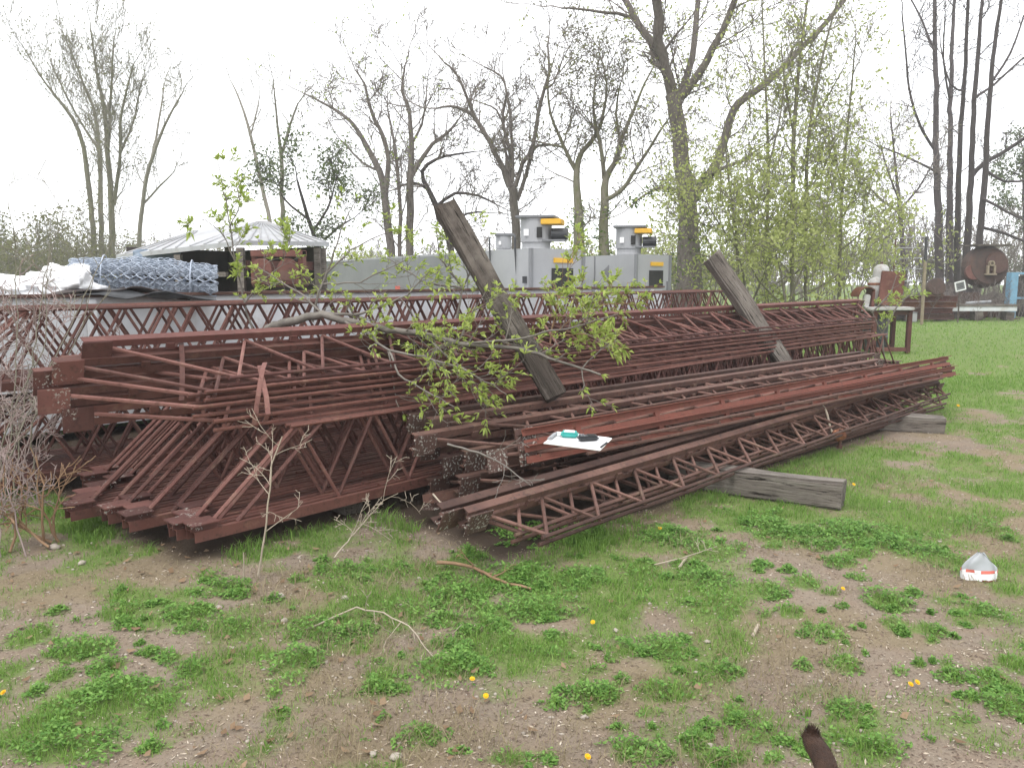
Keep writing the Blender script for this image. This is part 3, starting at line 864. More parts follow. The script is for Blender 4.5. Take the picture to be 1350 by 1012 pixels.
# black sheets under the fence roll
def flat_sheet(name, c, sx, sy, mt, label, cat, seed, rz):
    bm = bmesh.new(); bmesh.ops.create_grid(bm, x_segments=14, y_segments=10, size=.5)
    for v in bm.verts:
        p = v.co; e = 1 + .18 * mnoise.noise(Vector((p.x * 4, p.y * 4, seed)))
        v.co = Vector((p.x * sx * e, p.y * sy * e, .07 * mnoise.noise(Vector((p.x * 5 + seed, p.y * 5, 3))) - .3 * p.x * p.x))
    bmesh.ops.solidify(bm, geom=bm.faces[:], thickness=.012)
    me = bpy.data.meshes.new(name); bm.to_mesh(me); bm.free()
    o = link(name, me, M[mt], smooth=True); o.location = c; o.rotation_euler = (0, .02, rz)
    return tag(o, label, cat, 'black sheets under the fence roll')


flat_sheet('rubber_sheet', at(165, 386, 8.3), 1.7, .8, 'dark_plastic', 'lower of the black rubber sheets under the fence roll', 'rubber sheet', 1, .5)
flat_sheet('rubber_sheet', at(150, 381, 8.3), 1.3, .7, 'interior', 'upper black rubber sheet directly beneath the wire fence roll', 'rubber sheet', 5, .7)

# roll of chain link fence
r = empty('fence_roll', at(200, 368, 8.5), 'blue grey roll of chain link fence lying on black sheets', 'fence roll')
lines = []
a0, a1 = at(98, 361, 8.4) - r.location, at(290, 371, 8.8) - r.location
ax = (a1 - a0); Lr = ax.length; ax.normalize(); up = Vector((0, 0, 1)); sd = ax.cross(up).normalized(); up = sd.cross(ax)
for rad, ph0 in ((.20, 0), (.175, .23), (.145, .4), (.11, .1)):
    nr = 24; nz = 36
    for q in range(nr):
        pts = []
        for s_ in range(nz * 2 + 1):
            th = 2 * math.pi * s_ / (nz * 2) + ph0
            wv = math.sin(th * 11 + (math.pi if q % 2 else 0)); x = (q + .55 * wv) / nr * Lr
            k = rad * (1 + .05 * math.sin(3 * th + q)) * (1 + .045 * math.cos(th * 11) + .05 * mnoise.noise(Vector((q * 1.7, s_ * .9, ph0)))) * (1.0 - .12 * math.cos(x / Lr * 6))
            pts.append(a0 + ax * x + up * math.sin(th) * k * .92 + sd * math.cos(th) * k)
        lines.append((pts, [.0056] * len(pts)))
link('wire_mesh', tubes_mesh('wire_mesh', lines, 3), M['galv'], r)
for t in (.2, .8):
    b = MB(); pts = [a0 + ax * (Lr * t) + (up * math.sin(th) + sd * math.cos(th)) * .214 for th in np.linspace(0, 6.4, 26)]
    b.tube(pts, .006, 5, False); b.build('binding_wire', M['galv'], r)

# shed with a low white roof
D = 13.0
r = empty('shed', at(300, 372, D) * 1.0, 'open dark shed with a shallow white metal roof among the trees', 'shed')
o = r.location.copy(); o.z = 0; r.location = o
cL, cM, cR, pk1, pk2 = at(153, 336, D + .6), at(318, 317, D - 1.2), at(434, 319, D + .5), at(262, 303, D + 1.4), at(345, 291, D + .8)
cB = at(300, 318, D + 3.2)
b = MB()
vv = [cL, cM, cR, cB, pk2, pk1]
top = [p - o for p in vv]; bot = [p - o - Vector((0, 0, .07)) for p in vv]
ft = [(0, 1, 5), (1, 4, 5), (1, 2, 4), (2, 3, 4), (3, 0, 5), (3, 5, 4)]
b.add(top + bot, ft + [tuple(i + 6 for i in f[::-1]) for f in ft] + [(0, 6, 7, 1), (1, 7, 8, 2), (2, 8, 9, 3), (3, 9, 6, 0)])
rf = b.build('roof', M['roof_white'], r)
b = MB()
for t in np.linspace(.08, .95, 9):     # standing seams
    p = cM.lerp(cR, t) - o; q = pk2 - o; b.tube([p + Vector((0, 0, .012)), p.lerp(q, .93) + Vector((0, 0, .012))], .012, 4)
    p = cL.lerp(cM, t) - o; q = (pk1 if t < .6 else pk2) - o; b.tube([p + Vector((0, 0, .012)), p.lerp(q, .93) + Vector((0, 0, .012))], .012, 4)
b.build('seam', M['roof_white'], rf)
for p in (cL, cM, cR, cB, cL.lerp(cM, .5), cM.lerp(cR, .93)):
    q = (p - o) * .93; b = MB(); b.box((q.x, q.y, (p.z - .1) / 2), (.1, .1, p.z - .1)); b.build('post', M['timber'], r)
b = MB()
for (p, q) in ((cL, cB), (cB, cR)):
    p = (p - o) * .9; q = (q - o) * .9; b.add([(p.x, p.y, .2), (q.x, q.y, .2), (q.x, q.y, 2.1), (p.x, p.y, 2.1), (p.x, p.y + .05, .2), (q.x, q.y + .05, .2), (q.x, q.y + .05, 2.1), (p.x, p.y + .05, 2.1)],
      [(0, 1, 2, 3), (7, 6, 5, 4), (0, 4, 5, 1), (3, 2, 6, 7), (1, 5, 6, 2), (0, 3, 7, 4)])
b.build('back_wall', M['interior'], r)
b = MB(); p = (cM - o) * .9; q = (cR - o) * .9; d = (q - p)
b.box((p + d * .52 + Vector((0, .1, -.16 + 0))), (d.length * .95, .06, .14), Matrix.Rotation(math.atan2(d.y, d.x), 4, 'Z')); b.build('lintel', M['rust'], r)
b = MB(); p = (cL - o) * .9; q = (cM - o) * .9; d = (q - p)
b.box((p + d * .62 + Vector((0, .1, -.22 + 0))), (d.length * .5, .05, .07), Matrix.Rotation(math.atan2(d.y, d.x), 4, 'Z'))
b.build('rail', M['timber'], r)
# rusty machine and blue sheet in the shed
r = empty('rusty_press', at(364, 376, 11.7), 'rusty steel machine with arched side plates in front of the white roofed shed', 'machine')
b = MB(); b.box((0, .25, .12), (.72, .5, .30), bev=.02); b.build('base', M['rust'], r)
for s in (-1, 1):
    b = MB(); k = 12
    V = []
    for yy in (-.06, .0):
        V += [(s * .19 - .15, yy, 0.02)] + [(s * .19 + .15 * math.cos(math.pi - math.pi * i / k), yy, .22 + .17 * math.sin(math.pi * i / k)) for i in range(k + 1)] + [(s * .19 + .15, yy, .02)]
    n_ = k + 3
    b.add(V, [tuple(range(n_)), tuple(range(2 * n_ - 1, n_ - 1, -1))] + [(i, i + n_, (i + 1) % n_ + n_, (i + 1) % n_) for i in range(n_)]); b.build('side_plate', M['rust'], r)
    b = MB(); b.box((s * .19, -.075, .14), (.2, .028, .14), bev=.006); b.build('panel', M['rust_dark'], r)
b = MB(); b.box((0, .2, .46), (.75, .3, .10), bev=.01); b.box((-.34, .2, .36), (.07, .2, .3)); b.box((.34, .2, .36), (.07, .2, .3)); b.build('crosshead', M['rust'], r)
b = MB(); b.box((0, .25, -.7), (.8, .55, 1.25), bev=.02); b.build('pedestal', M['rust_dark'], r)
o_ = flat_sheet('tarpaulin', at(205, 339, 13.2), .75, .28, 'blue_tarp', 'faded blue tarpaulin bunched under the eave of the shed', 'tarpaulin', 9, .3); o_.rotation_euler = (1.2, 0, .2); del o_['group']


# grey industrial dryers
def dryer(label, corner, side_end, front_end, zt, extra):
    """corner, far end of the long side, far end of the open front: ground points"""
    r = empty('industrial_dryer', corner, label, 'industrial dryer', 'grey industrial dryers behind the rows')
    u = (side_end - corner); v = (front_end - corner)
    P = lambda a, b, z: u * a + v * b + Vector((0, 0, z))
    b = MB(); V = [P(0, 0, .3), P(1, 0, .3), P(1, 1, .3), P(0, 1, .3), P(0, 0, zt), P(1, 0, zt), P(1, 1, zt), P(0, 1, zt)]
    b.add(V, [(0, 3, 2, 1), (4, 5, 6, 7), (0, 1, 5, 4), (1, 2, 6, 5), (2, 3, 7, 6), (3, 0, 4, 7)])
    cab = b.build('cabinet', M['grey_metal'], r)
    if u.length > 8:
        b = MB(); o2 = -v.normalized() * .02
        V = [P(.22, 0, .3) + o2, P(.995, 0, .3) + o2, P(.995, 0, zt - .04) + o2, P(.22, 0, zt - .04) + o2]; V += [p_ - o2 * .8 for p_ in V]
        b.add(V, [(0, 1, 2, 3), (7, 6, 5, 4), (0, 4, 5, 1), (1, 5, 6, 2), (2, 6, 7, 3), (3, 7, 4, 0)]); b.build('side_cladding', M['grey_metal2'], r)
    uu, vv = u.normalized(), v.normalized(); fo = -uu; so_ = -vv         # outward from front and from long side
    # open mouth in the front, set in a frame
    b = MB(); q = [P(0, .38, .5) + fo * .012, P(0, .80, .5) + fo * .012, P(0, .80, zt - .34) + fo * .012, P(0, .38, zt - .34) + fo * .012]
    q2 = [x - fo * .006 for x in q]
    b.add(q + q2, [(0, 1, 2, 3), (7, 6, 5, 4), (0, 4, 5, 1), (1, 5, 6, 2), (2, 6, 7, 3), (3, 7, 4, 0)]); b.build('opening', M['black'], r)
    ca_, cb_ = P(0, .42, zt - .20) + fo * .015, P(0, .78, zt - .20) + fo * .015
    d = cb_ - ca_; b = MB(); b.box((ca_ + cb_) / 2, (d.length, .03, .085), Matrix.Rotation(math.atan2(d.y, d.x), 4, 'Z')); b.build('warning_bar', M['yellow'], r)
    for k in ((0, 0), (1, 0), (0, 1)):
        b = MB()
        c_ = P(k[0], k[1], (zt + .3) / 2) + (fo * .0 if k[0] else fo * .008) + (so_ * .008 if not k[1] else Vector())
        b.box(c_, (.06, .06, zt - .3), Matrix.Rotation(math.atan2(v.y, v.x), 4, 'Z'))
        b.build('corner_trim', M['grey_metal2'], r)
    b = MB()
    L_ = u.length; nseg = max(1, int(L_ / 2.2))
    for i in range(1, nseg):
        c_ = P(i / nseg, 0, (zt + .3) / 2) + so_ * .006; b.box(c_, (.03, .03, zt - .32), Matrix.Rotation(math.atan2(u.y, u.x), 4, 'Z'))
    if nseg > 1: b.build('seam', M['grey_metal2'], r)
    extra(r, P, uu, vv, fo, so_, zt)
    return r


def fan_tower(P, a, b_, zt, wid, hgt, label, capw=1.15, motor=True):
    c = P(a, b_, zt)
    return c


def add_fan(loc, wid, hgt, rz, label, full=True):
    r = empty('exhaust_fan', loc, label, 'exhaust fan', 'grey exhaust fans standing on the dryers', (0, 0, rz))
    b = MB(); b.lathe([(0, 0), (wid * .44, 0), (wid * .44, .03), (wid * .43, .05), (wid * .43, hgt * .22), (wid * .47, hgt * .24), (wid * .47, hgt * .97), (0, hgt * .97)], k=24); b.build('housing', M['grey_metal'], r, False)
    b = MB(); b.box((.04 * wid, 0, hgt * 1.0), (wid * 1.16, wid * 1.04, .045), bev=.008); b.build('cap_plate', M['grey_metal2'], r)
    if full:
        b = MB(); b.box((wid * .52, -wid * .12, hgt * .84), (wid * .60, wid * .80, hgt * .17), bev=.012); b.build('belt_guard', M['yellow'], r)
        b = MB(); b.tube([(wid * .50, -wid * .2, hgt * .48), (wid * .98, -wid * .2, hgt * .48)], [wid * .17] * 2, 14); b.build('motor', M['dark_plastic'], r)
        b = MB(); b.box((wid * .55, -wid * .2, hgt * .285), (wid * .75, wid * .4, .03)); b.build('motor_shelf', M['grey_metal2'], r)
        b = MB(); b.box((wid * .18, -wid * .475, hgt * .52), (wid * .16, .02, hgt * .32)); b.build('louvre', M['black'], r)
    b = MB(); b.box((-wid * .22, -wid * .45, hgt * .52), (wid * .15, .03, hgt * .2), bev=.004); b.build('control_box', M['white_clean'], r)
    return r


g = lambda px, py, d: Vector((at(px, py, d).x, d, 0))
D1 = 14.0
z1 = at(700, 327, D1).z
def ex1(r, P, uu, vv, fo, so_, zt):
    b = MB(); c_ = P(.42, 0, zt * .62) + so_ * .05; b.box(c_, (.12, .1, .16)); b.build('red_valve', M['red'], r)
    for t, n_ in ((.10, 'conduit'), (.035, 'conduit')):
        p = P(t, 0, zt) + so_ * .03; b = MB(); b.tube([p + Vector((0, .1, .25)), p + Vector((0, .02, .2)), p + Vector((0, 0, 0)), p + Vector((.02, 0, -.5)), p + Vector((0, 0, -.8))], .018, 6); b.build(n_, M['dark_plastic'], r)
    b = MB(); b.box(P(.2, 0, .9) + so_ * .03, (.3, .05, .3), Matrix.Rotation(math.atan2(uu.y, uu.x), 4, 'Z')); b.build('access_panel', M['grey_metal'], r)
    b = MB(); c_ = P(.012, 0, 1.55) + so_ * .03; b.box(c_, (.08, .05, .12)); b.build('switch', M['dark_plastic'], r)
dryer('long pale grey dryer with a black mouth, nearer and longer of the two', g(700, 380, D1), g(405, 380, 27.5), g(768, 380, D1 + 1.0), z1, ex1)
D2 = 17.2
z2 = at(838, 335, D2).z
def ex2(r, P, uu, vv, fo, so_, zt):
    for t in (.34, .67):
        b = MB(); b.box(P(t, 0, (zt + .3) / 2) + so_ * .006, (.03, .03, zt - .32), Matrix.Rotation(math.atan2(uu.y, uu.x), 4, 'Z')); b.build('seam', M['grey_metal2'], r)
    b = MB(); b.box(P(.06, 0, 1.25) + so_ * .02, (.36, .03, .5), Matrix.Rotation(math.atan2(uu.y, uu.x), 4, 'Z'), bev=.006); b.build('access_panel', M['grey_metal'], r)
    b = MB(); c_ = P(.22, 0, zt - .35) + so_ * .01; b.box(c_, (.18, .02, .2), Matrix.Rotation(R(45), 4, 'Y')); b.build('hatch', M['grey_metal2'], r)
    b = MB(); c_ = P(.0, .96, .9) + fo * .03; b.box(c_, (.1, .06, 1.2), Matrix.Rotation(math.atan2(vv.y, vv.x), 4, 'Z')); b.build('post', M['grey_metal2'], r)
dryer('farther grey dryer with a black mouth beside the big trunk', g(838, 380, D2), g(700, 380, 21.5), g(882, 380, D2 + .8), z2, ex2)
c = at(707, 322, D1 + 1.1); c.z = z1; add_fan(c, .62, .60, R(-12), 'larger exhaust fan with a yellow guard on the nearer dryer')
c = at(829, 330, D2 + .9); c.z = z2; add_fan(c, .62, .62, R(-12), 'exhaust fan with a yellow guard on the farther dryer')
c = at(664, 322, D1 + 2.6); c.z = z1; add_fan(c, .34, .36, 0, 'small grey fan box behind the larger exhaust fan', False)

# ------------------------------------------------------------------ right side junk
gz0 = 0.0
# rusty frame stand with a board on it
r = empty('steel_stand', on(1170, 466), 'rusty steel frame stand at the far end of the rows', 'stand')
Dk = r.location.y; S = Dk / F
x0, x1 = (1150 - 1170) * S, (1196 - 1170) * S; H = (466 - 409) * S
for (x, y) in ((x0, 0), (x1, 0), (x0, .7), (x1, .7)):
    b = MB(); b.box((x, y, H / 2), (.09, .09, H), bev=.01); b.build('leg', M['rust'], r)
b = MB(); b.box(((x0 + x1) / 2, 0, .09), (x1 - x0 - .09, .07, .08)); b.box(((x0 + x1) / 2, .7, .09), (x1 - x0 - .09, .07, .08)); b.build('rail', M['rust'], r)
b = MB(); b.box(((x0 + x1) / 2, 0.0, H - .05), (x1 - x0 - .09, .08, .09)); b.box((x0, .35, H - .05), (.08, .61, .09)); b.box((x1, .35, H - .05), (.08, .61, .09)); b.build('top_rail', M['rust_dark'], r)
tp = r.location.copy()
r = empty('dark_tank', tp + Vector((x0 * .35, .38, .05)), 'dark upright drum standing inside the rusty frame stand', 'drum')
b = MB(); b.lathe([(0, 0), (.24, 0), (.25, .02), (.25, .25), (.262, .27), (.25, .29), (.25, .55), (.262, .57), (.25, .59), (.25, .8), (.23, .82), (0, .81)], k=24); b.build('body', M['dark_plastic'], r, True)
b = MB(); b.lathe([(0, .812), (.05, .812), (.05, .84), (0, .84)], (0.1, 0, 0), 10); b.build('bung', M['grey_metal'], r)
b = MB(); b.box((0, 0, 0), ((1199 - 1138) * S, .75, .065), bev=.012); o = b.build('white_board', M['white_dirty'], None, loc=tp + Vector(((1168 - 1170) * S, .25, H + .036)))
tag(o, 'thick white board lying across the rusty frame stand', 'board')
zt = H + .07
r = empty('rusty_sheet_stand', tp + Vector(((1180 - 1170) * S, .3, zt)), 'upright dark red rusty plate on the white board', 'steel plate')
hgt = (393 - 348) * S
b = MB(); b.box((-.02, 0, hgt / 2 + .02), (.50, .05, hgt), Matrix.Rotation(R(4), 4, 'Y'), bev=.008); b.build('plate', M['rust'], r)
for s in (-.18, .2):
    b = MB(); b.box((s, .12, .02), (.05, .3, .04)); b.build('foot', M['rust_dark'], r)
r = empty('white_globe', tp + Vector(((1173 - 1170) * S, .62, zt - .02)), 'white round tank dome rising behind the rusty plate', 'tank')
b = MB(); b.lathe([(0, 0), (.12, 0), (.14, .1), (.165, .62), (.165, .75), (.15, .84), (.09, .90), (0, .92)], k=22); b.build('body', M['white_dirty'], r, True)
b = MB(); b.lathe([(0, .915), (.03, .915), (.03, .96), (0, .96)], k=10); b.build('valve', M['rust_dark'], r)
r = empty('white_bottle', tp + Vector(((1164 - 1170) * S, .52, zt + .05)), 'white rounded tank lower down beside the rusty plate', 'tank')
b = MB(); b.lathe([(0, 0.02), (.08, .0), (.11, .12), (.15, .26), (.165, .42), (.12, .54), (0, .58)], k=20); b.build('body', M['white_dirty'], r, True)
b = MB(); b.lathe([(.151, .39), (.172, .40), (.172, .44), (.151, .45)], k=20); b.build('band', M['rust_orange'], r)
r = empty('bent_fender', tp + Vector(((1140 - 1170) * S, .25, zt - .02)), 'curved rusty orange hood with peeling white paint beside the tanks', 'hood')
b = MB(); V = []; F_ = []
for i in range(11):
    a = math.pi * (.98 - .75 * i / 10); 
    for s in (-.2, .2): V += [(.2 * math.cos(a) + .02, s, .22 + .22 * math.sin(a)), (.19 * math.cos(a) + .02, s, .21 + .21 * math.sin(a))]
for i in range(10):
    a = i * 4; c_ = a + 4; F_ += [(a, a + 2, c_ + 2, c_), (a + 1, c_ + 1, c_ + 3, a + 3), (a, c_, c_ + 1, a + 1), (a + 2, a + 3, c_ + 3, c_ + 2)]
b.add(V, F_); b.build('hood_skin', M['rust_orange'], r)
b = MB(); b.box((.02, -.1, .1), (.14, .1, .36), Matrix.Rotation(R(8), 4, 'Y'), bev=.02); b.build('leg', M['white_dirty'], r)
b = MB(); b.box((.18, .05, .16), (.07, .3, .42), bev=.01); b.build('side_plate', M['rust'], r)
r = empty('grey_box', on(1205, 425), 'small pale grey box on the grass behind the frame stand', 'box')
b = MB(); b.box((0, .2, .17), (.26, .3, .32), bev=.02); b.build('case', M['grey_metal'], r)
b = MB(); b.box((0, .2, .345), (.29, .33, .03), bev=.01); b.build('lid', M['grey_metal2'], r)

DJ = 31.0
SJ = DJ / F
def gj(px, d=DJ): return Vector((at(px, 400, d).x, d, 0))
# rack of horizontal pipes
r = empty('pipe_rack', gj(1200, 27), 'rack of pale horizontal pipes between a leaning post and the trees', 'pipe rack')
s = 27 / F
for py in (314, 327, 341, 356, 371):
    z = at(1200, py, 27).z; b = MB(); b.tube([(-.62, 0, z), (.42, .06 * rnd.random(), z + .05 * rnd.random())], .016, 6); b.build('pipe', M['grey_metal'], r)
b = MB(); b.tube([(.40, -.06, 0), (.38, -.06, at(0, 345, 27).z)], .055, 8); b.build('lower_post', M['fan_tan'], r)
b = MB(); b.tube([(.38, -.06, at(0, 345, 27).z), (.37, -.06, at(0, 312, 27).z)], .045, 8); b.build('upper_post', M['dark_plastic'], r)
b = MB(); b.tube([(-.6, .05, 0), (-.6, .05, at(0, 314, 27).z)], .03, 8); b.build('back_post', M['rust_dark'], r)
# stacked rusty beams
for k in range(4):
    px0, px1 = 1200 + rnd.uniform(-4, 4), 1252 + rnd.uniform(-3, 3)
    c = gj((px0 + px1) / 2, 29.0 + .25 * (k % 2)); c.z = .16 + .22 * k
    b = MB(); Lk = (px1 - px0) * 29 / F + .4
    b.box((0, 0, .085), (Lk, .18, .02)); b.box((0, 0, -.085), (Lk, .18, .02)); b.box((0, 0, 0), (Lk, .02, .15))
    o = b.build('rusty_beam', [M['rust_dark'], M['rust'], M['rust_orange'], M['rust']][k], None, loc=c); o.rotation_euler = (0, 0, rnd.uniform(-.12, .12))
    tag(o, ['bottom rusty beam of the low stack by the dark trunks', 'second rusty beam up in the low stack by the dark trunks', 'third rusty beam up in the low stack by the dark trunks', 'topmost rusty beam of the low stack by the dark trunks'][k], 'beam', 'stack of rusty beams by the dark trunks', 'thing')
r = empty('rusty_wheel_hub', gj(1232, 28.7) + Vector((0, 0, .95)), 'small round rusty casting sitting on the stacked beams', 'casting')
b = MB(); b.lathe([(0, -.12), (.3, -.12), (.33, -.05), (.33, .05), (.3, .12), (0, .12)], (0, 0, .28), 20, rot=Matrix.Rotation(R(75), 4, 'X')); b.build('drum', M['scrap'], r, False)
b = MB(); b.box((0, 0, .0), (.5, .3, .08)); b.build('base', M['rust_dark'], r)
# small framed sign
r = empty('small_sign', gj(1264, 28), 'small square white framed sign tilted on a stake', 'sign')
zc = at(1264, 377, 28).z; tl = Matrix.Rotation(R(-14), 4, 'Y')
b = MB(); b.box((0, 0, zc), (.30, .02, .26), tl); b.build('face', M['grey_metal2'], r)
b = MB()
for (cx, cz, sx, sz) in ((0, .15, .36, .035), (0, -.15, .36, .035), (-.165, 0, .035, .265), (.165, 0, .035, .265)):
    q = tl @ Vector((cx, -.012, cz)); b.box((q.x, q.y, q.z + zc), (sx, .03, sz), tl)
b.build('frame', M['white_clean'], r)
b = MB()
for k in (-.05, .0, .06):
    q = tl @ Vector((0, -.014, k)); b.box((q.x, q.y, q.z + zc), (.2, .006, .022), tl)
b.build('mark', M['dark_plastic'], r)
b = MB(); b.tube([(0.03, .03, 0), (0.01, .03, zc - .05)], .025, 6); b.build('stake', M['timber_dark'], r)
# big round rusty machine
r = empty('round_machine', gj(1300, 31.5), 'big round rusty machine with a cream cast bracket under the dark trunks', 'machine')
zc = at(0, 352, 31.5).z
b = MB(); b.lathe([(0, -.35), (.70, -.35), (.78, -.28), (.82, -.18), (.82, .18), (.78, .28), (.7, .35), (0, .35)], (0, .3, zc), 26, rot=Matrix.Rotation(R(82), 4, 'X')); b.build('drum', M['scrap'], r, False)
b = MB(); b.lathe([(.0, -.05), (.40, -.05), (.44, 0), (.40, .05), (0, .05)], (.25, -.1, zc + .15), 22, rot=Matrix.Rotation(R(80), 4, 'X')); b.build('cover', M['rust_dark'], r, False)
b = MB(); b.box((0, .3, zc + .84), (1.5, .9, .07), bev=.01); b.build('top_plate', M['timber_dark'], r)
b = MB(); b.box((-.55, .3, .5), (.55, .8, 1.0), bev=.05); b.box((.45, .35, .35), (.8, .8, .7), bev=.05); b.build('pedestal', M['scrap'], r)
b = MB(); b.box((-.05, -.22, zc - .28), (.42, .16, .06)); b.box((-.17, -.22, zc - .1), (.07, .12, .34)); b.box((.08, -.22, zc - .1), (.07, .12, .34)); b.lathe([(.05, -.06), (.11, -.06), (.11, .06), (.05, .06)], (-.04, -.22, zc + .14), 14, rot=Matrix.Rotation(R(90), 4, 'X')); b.build('bracket', M['fan_tan'], r)
b = MB(); b.lathe([(0, -.06), (.3, -.06), (.3, .06), (0, .06)], (-.62, 0, zc - .2), 18, rot=Matrix.Rotation(R(80), 4, 'X')); b.build('pulley', M['rust'], r)
r = empty('motor_block', gj(1283, 30.2), 'dark red rusty motor block on the ground before the round machine', 'motor')
b = MB(); b.box((0, 0, .35), (.9, .6, .6), bev=.08); b.build('block', M['rust_dark'], r)
b = MB(); b.tube([(-.4, -.2, .62), (.5, -.25, .68)], .06, 8); b.build('pipe', M['grey_metal'], r)
# light blue steel column and frame
r = empty('blue_frame', gj(1332, 30.5), 'light blue steel post with a blue framed rack beside it', 'frame')
zb = at(0, 359, 30.5).z
b = MB(); b.box((0, 0, zb / 2), (.30, .3, zb), bev=.02); b.build('post', M['blue'], r)
b = MB(); b.box((1.4, .3, zb * .45), (2.3, .06, .08)); b.box((1.4, .3, zb * .98), (2.3, .06, .08)); b.box((.3, .3, zb * .7), (.07, .06, zb * .6)); b.box((2.5, .3, zb * .7), (.07, .06, zb * .6)); b.build('rack_frame', M['blue'], r)
b = MB(); b.box((1.4, .4, zb * .7), (2.1, .05, zb * .45)); b.build('panel', M['interior'], r)
b = MB(); b.box((0, 0, .03), (.5, .5, .05)); b.build('foot', M['rust_dark'], r)
# long white beam lying on blocks
r = empty('white_beam', gj(1286, 29.5), 'long white beam with a brown plank on top along the edge of the grass', 'beam')
z0 = at(0, 410, 29.5).z; z9 = at(0, 404, 29.5).z; za = at(0, 400.5, 29.5).z; Lw = (1338 - 1233) * 29.5 / F
b = MB(); b.box((0, 0, (z0 + z9) / 2), (Lw, .28, z9 - z0), bev=.01); b.build('girder', M['white_metal'], r)
b = MB(); b.box((0, 0, z9 + .045), (Lw + .02, .34, .085), bev=.01); b.build('plank', M['timber'], r)
for x in (-1.2, .1, 1.25):
    b = MB(); b.box((x, .05, z0 / 2 - .01), (.3, .35, z0 - .03)); b.build('block', M['timber_dark'], r)
# low heap of dark scrap behind
for (px, d, sx, h, sd_) in ((1215, 31.5, 2.4, .62, 1.3), (1262, 32.5, 1.9, .9, 4.2), (1340, 33, 2.2, 1.0, 6.1), (1170, 30, 1.5, .5, 8.8), (1110, 24, 1.6, .5, 9.9)):
    lab = {1215: 'low dark scrap heap behind the stacked rusty beams', 1262: 'dark scrap heap at the foot of the dark trunks', 1340: 'dark scrap heap behind the blue frame',
           1170: 'low brown scrap heap behind the frame stand', 1110: 'low rusty scrap heap under the green saplings'}[px]
    lump('scrap_heap', gj(px, d) + Vector((0, 0, .12)), (sx * .6, .7, h), 'interior' if px != 1110 else 'rust_dark', lab, 'scrap heap', sd_, .7, group='scrap heaps under the trees', freq=3.2)

# ================================================================== TREES
def rv(s=1.0): return Vector((rnd.gauss(0, s), rnd.gauss(0, s), rnd.gauss(0, s)))


def grow(p, d, L, r, lev, out, tips, up=.12, wig=.16, kids=(5, 4, 3), shrink=.55, nseg=6, spread=.75, rmin=.004):
    pts = [p.copy()]; q = p.copy(); dd = d.normalized(); st = L / nseg
    for i in range(nseg):
        dd = (dd + rv(wig) + Vector((0, 0, up))).normalized(); q = q + dd * st; pts.append(q.copy())
    rad = [max(rmin, r * (1 - .8 * i / nseg)) for i in range(nseg + 1)]
    out.append(([tuple(x) for x in pts], rad))
    if lev <= 0 or lev > 9:
        tips.append((pts[-1], dd)); tips.append((pts[nseg // 2], dd)); return
    for c in range(kids[min(len(kids) - 1, lev - 1)] if lev <= len(kids) else kids[-1]):
        t = .22 + .78 * (c + rnd.random()) / kids[min(len(kids) - 1, lev - 1)]
        i = min(nseg - 1, int(t * nseg)); f = t * nseg - i
        b = pts[i].lerp(pts[i + 1], min(1, f))
        ax = (pts[i + 1] - pts[i]).normalized(); s = rv(); s = (s - ax * s.dot(ax)).normalized()
        grow(b, ax * (1 - spread * .5) + s * spread, L * shrink * rnd.uniform(.7, 1.2) * (1.15 - .5 * t), rad[i] * .62, lev - 1, out, tips, up, wig, kids, shrink, max(3, nseg - 1), spread, rmin)


def leaf_mesh(name, pts, size, per=4, spread=.1, droop=0.0, slim=.5):
    """small kite shaped leaves scattered round the points"""
    A = np.array([tuple(p) for p in pts]).reshape(-1, 3)
    P_ = np.repeat(A, per, 0); n = len(P_)
    P_ = P_ + nrs.normal(0, spread, (n, 3)) + np.array([0, 0, -droop])
    u = nrs.normal(0, 1, (n, 3)); u /= np.linalg.norm(u, axis=1, keepdims=True)
    w = np.cross(u, nrs.normal(0, 1, (n, 3))); w /= np.linalg.norm(w, axis=1, keepdims=True)
    s = (size * (.6 + .8 * nrs.rand(n)))[:, None]
    V = np.stack([P_ - u * s, P_ + w * s * slim, P_ + u * s, P_ - w * s * slim], 1).reshape(-1, 3)
    return fast_mesh(name, V, np.arange(n * 4).reshape(-1, 4))


def limbs_px(limbs, D, depth_jit=.35, thick=.62):
    """limbs drawn over the photo as (px, py, half width px) become world polylines at a depth of their own"""
    done = []; lines = []
    for li, L in enumerate(limbs):
        x0, y0 = L[0][0], L[0][1]; d0 = D
        if done:
            k = min(done, key=lambda q: (q[0] - x0) ** 2 + (q[1] - y0) ** 2)
            if (k[0] - x0) ** 2 + (k[1] - y0) ** 2 < 40 ** 2: d0 = k[2]
        sl = rnd.uniform(-depth_jit, depth_jit); P_ = []; R_ = []; run = 0
        for i, (x, y, r) in enumerate(L):
            if i: run += math.hypot(x - L[i - 1][0], y - L[i - 1][1])
            d = d0 + sl * run * D / F
            done.append((x, y, d)); P_.append(at(x, y, d)); R_.append(r * thick * d / F)
        # smooth the corners, roughen the line
        pts = []; rad = []
        for i in range(len(P_) - 1):
            n = max(2, int((P_[i + 1] - P_[i]).length / .5))
            p0 = P_[max(0, i - 1)]; p3 = P_[min(len(P_) - 1, i + 2)]; p1, p2 = P_[i], P_[i + 1]
            for k in range(n):
                t = k / n; t2, t3 = t * t, t * t * t
                p = (p1 * 2 + (p2 - p0) * t + (p0 * 2 - p1 * 5 + p2 * 4 - p3) * t2 + (p1 * 3 - p0 - p2 * 3 + p3) * t3) * .5
                pts.append(p + rv(R_[i] * .13)); rad.append(R_[i] * (1 - t) + R_[i + 1] * t)
        pts.append(P_[-1]); rad.append(R_[-1])
        lines.append((pts, rad))
    return lines


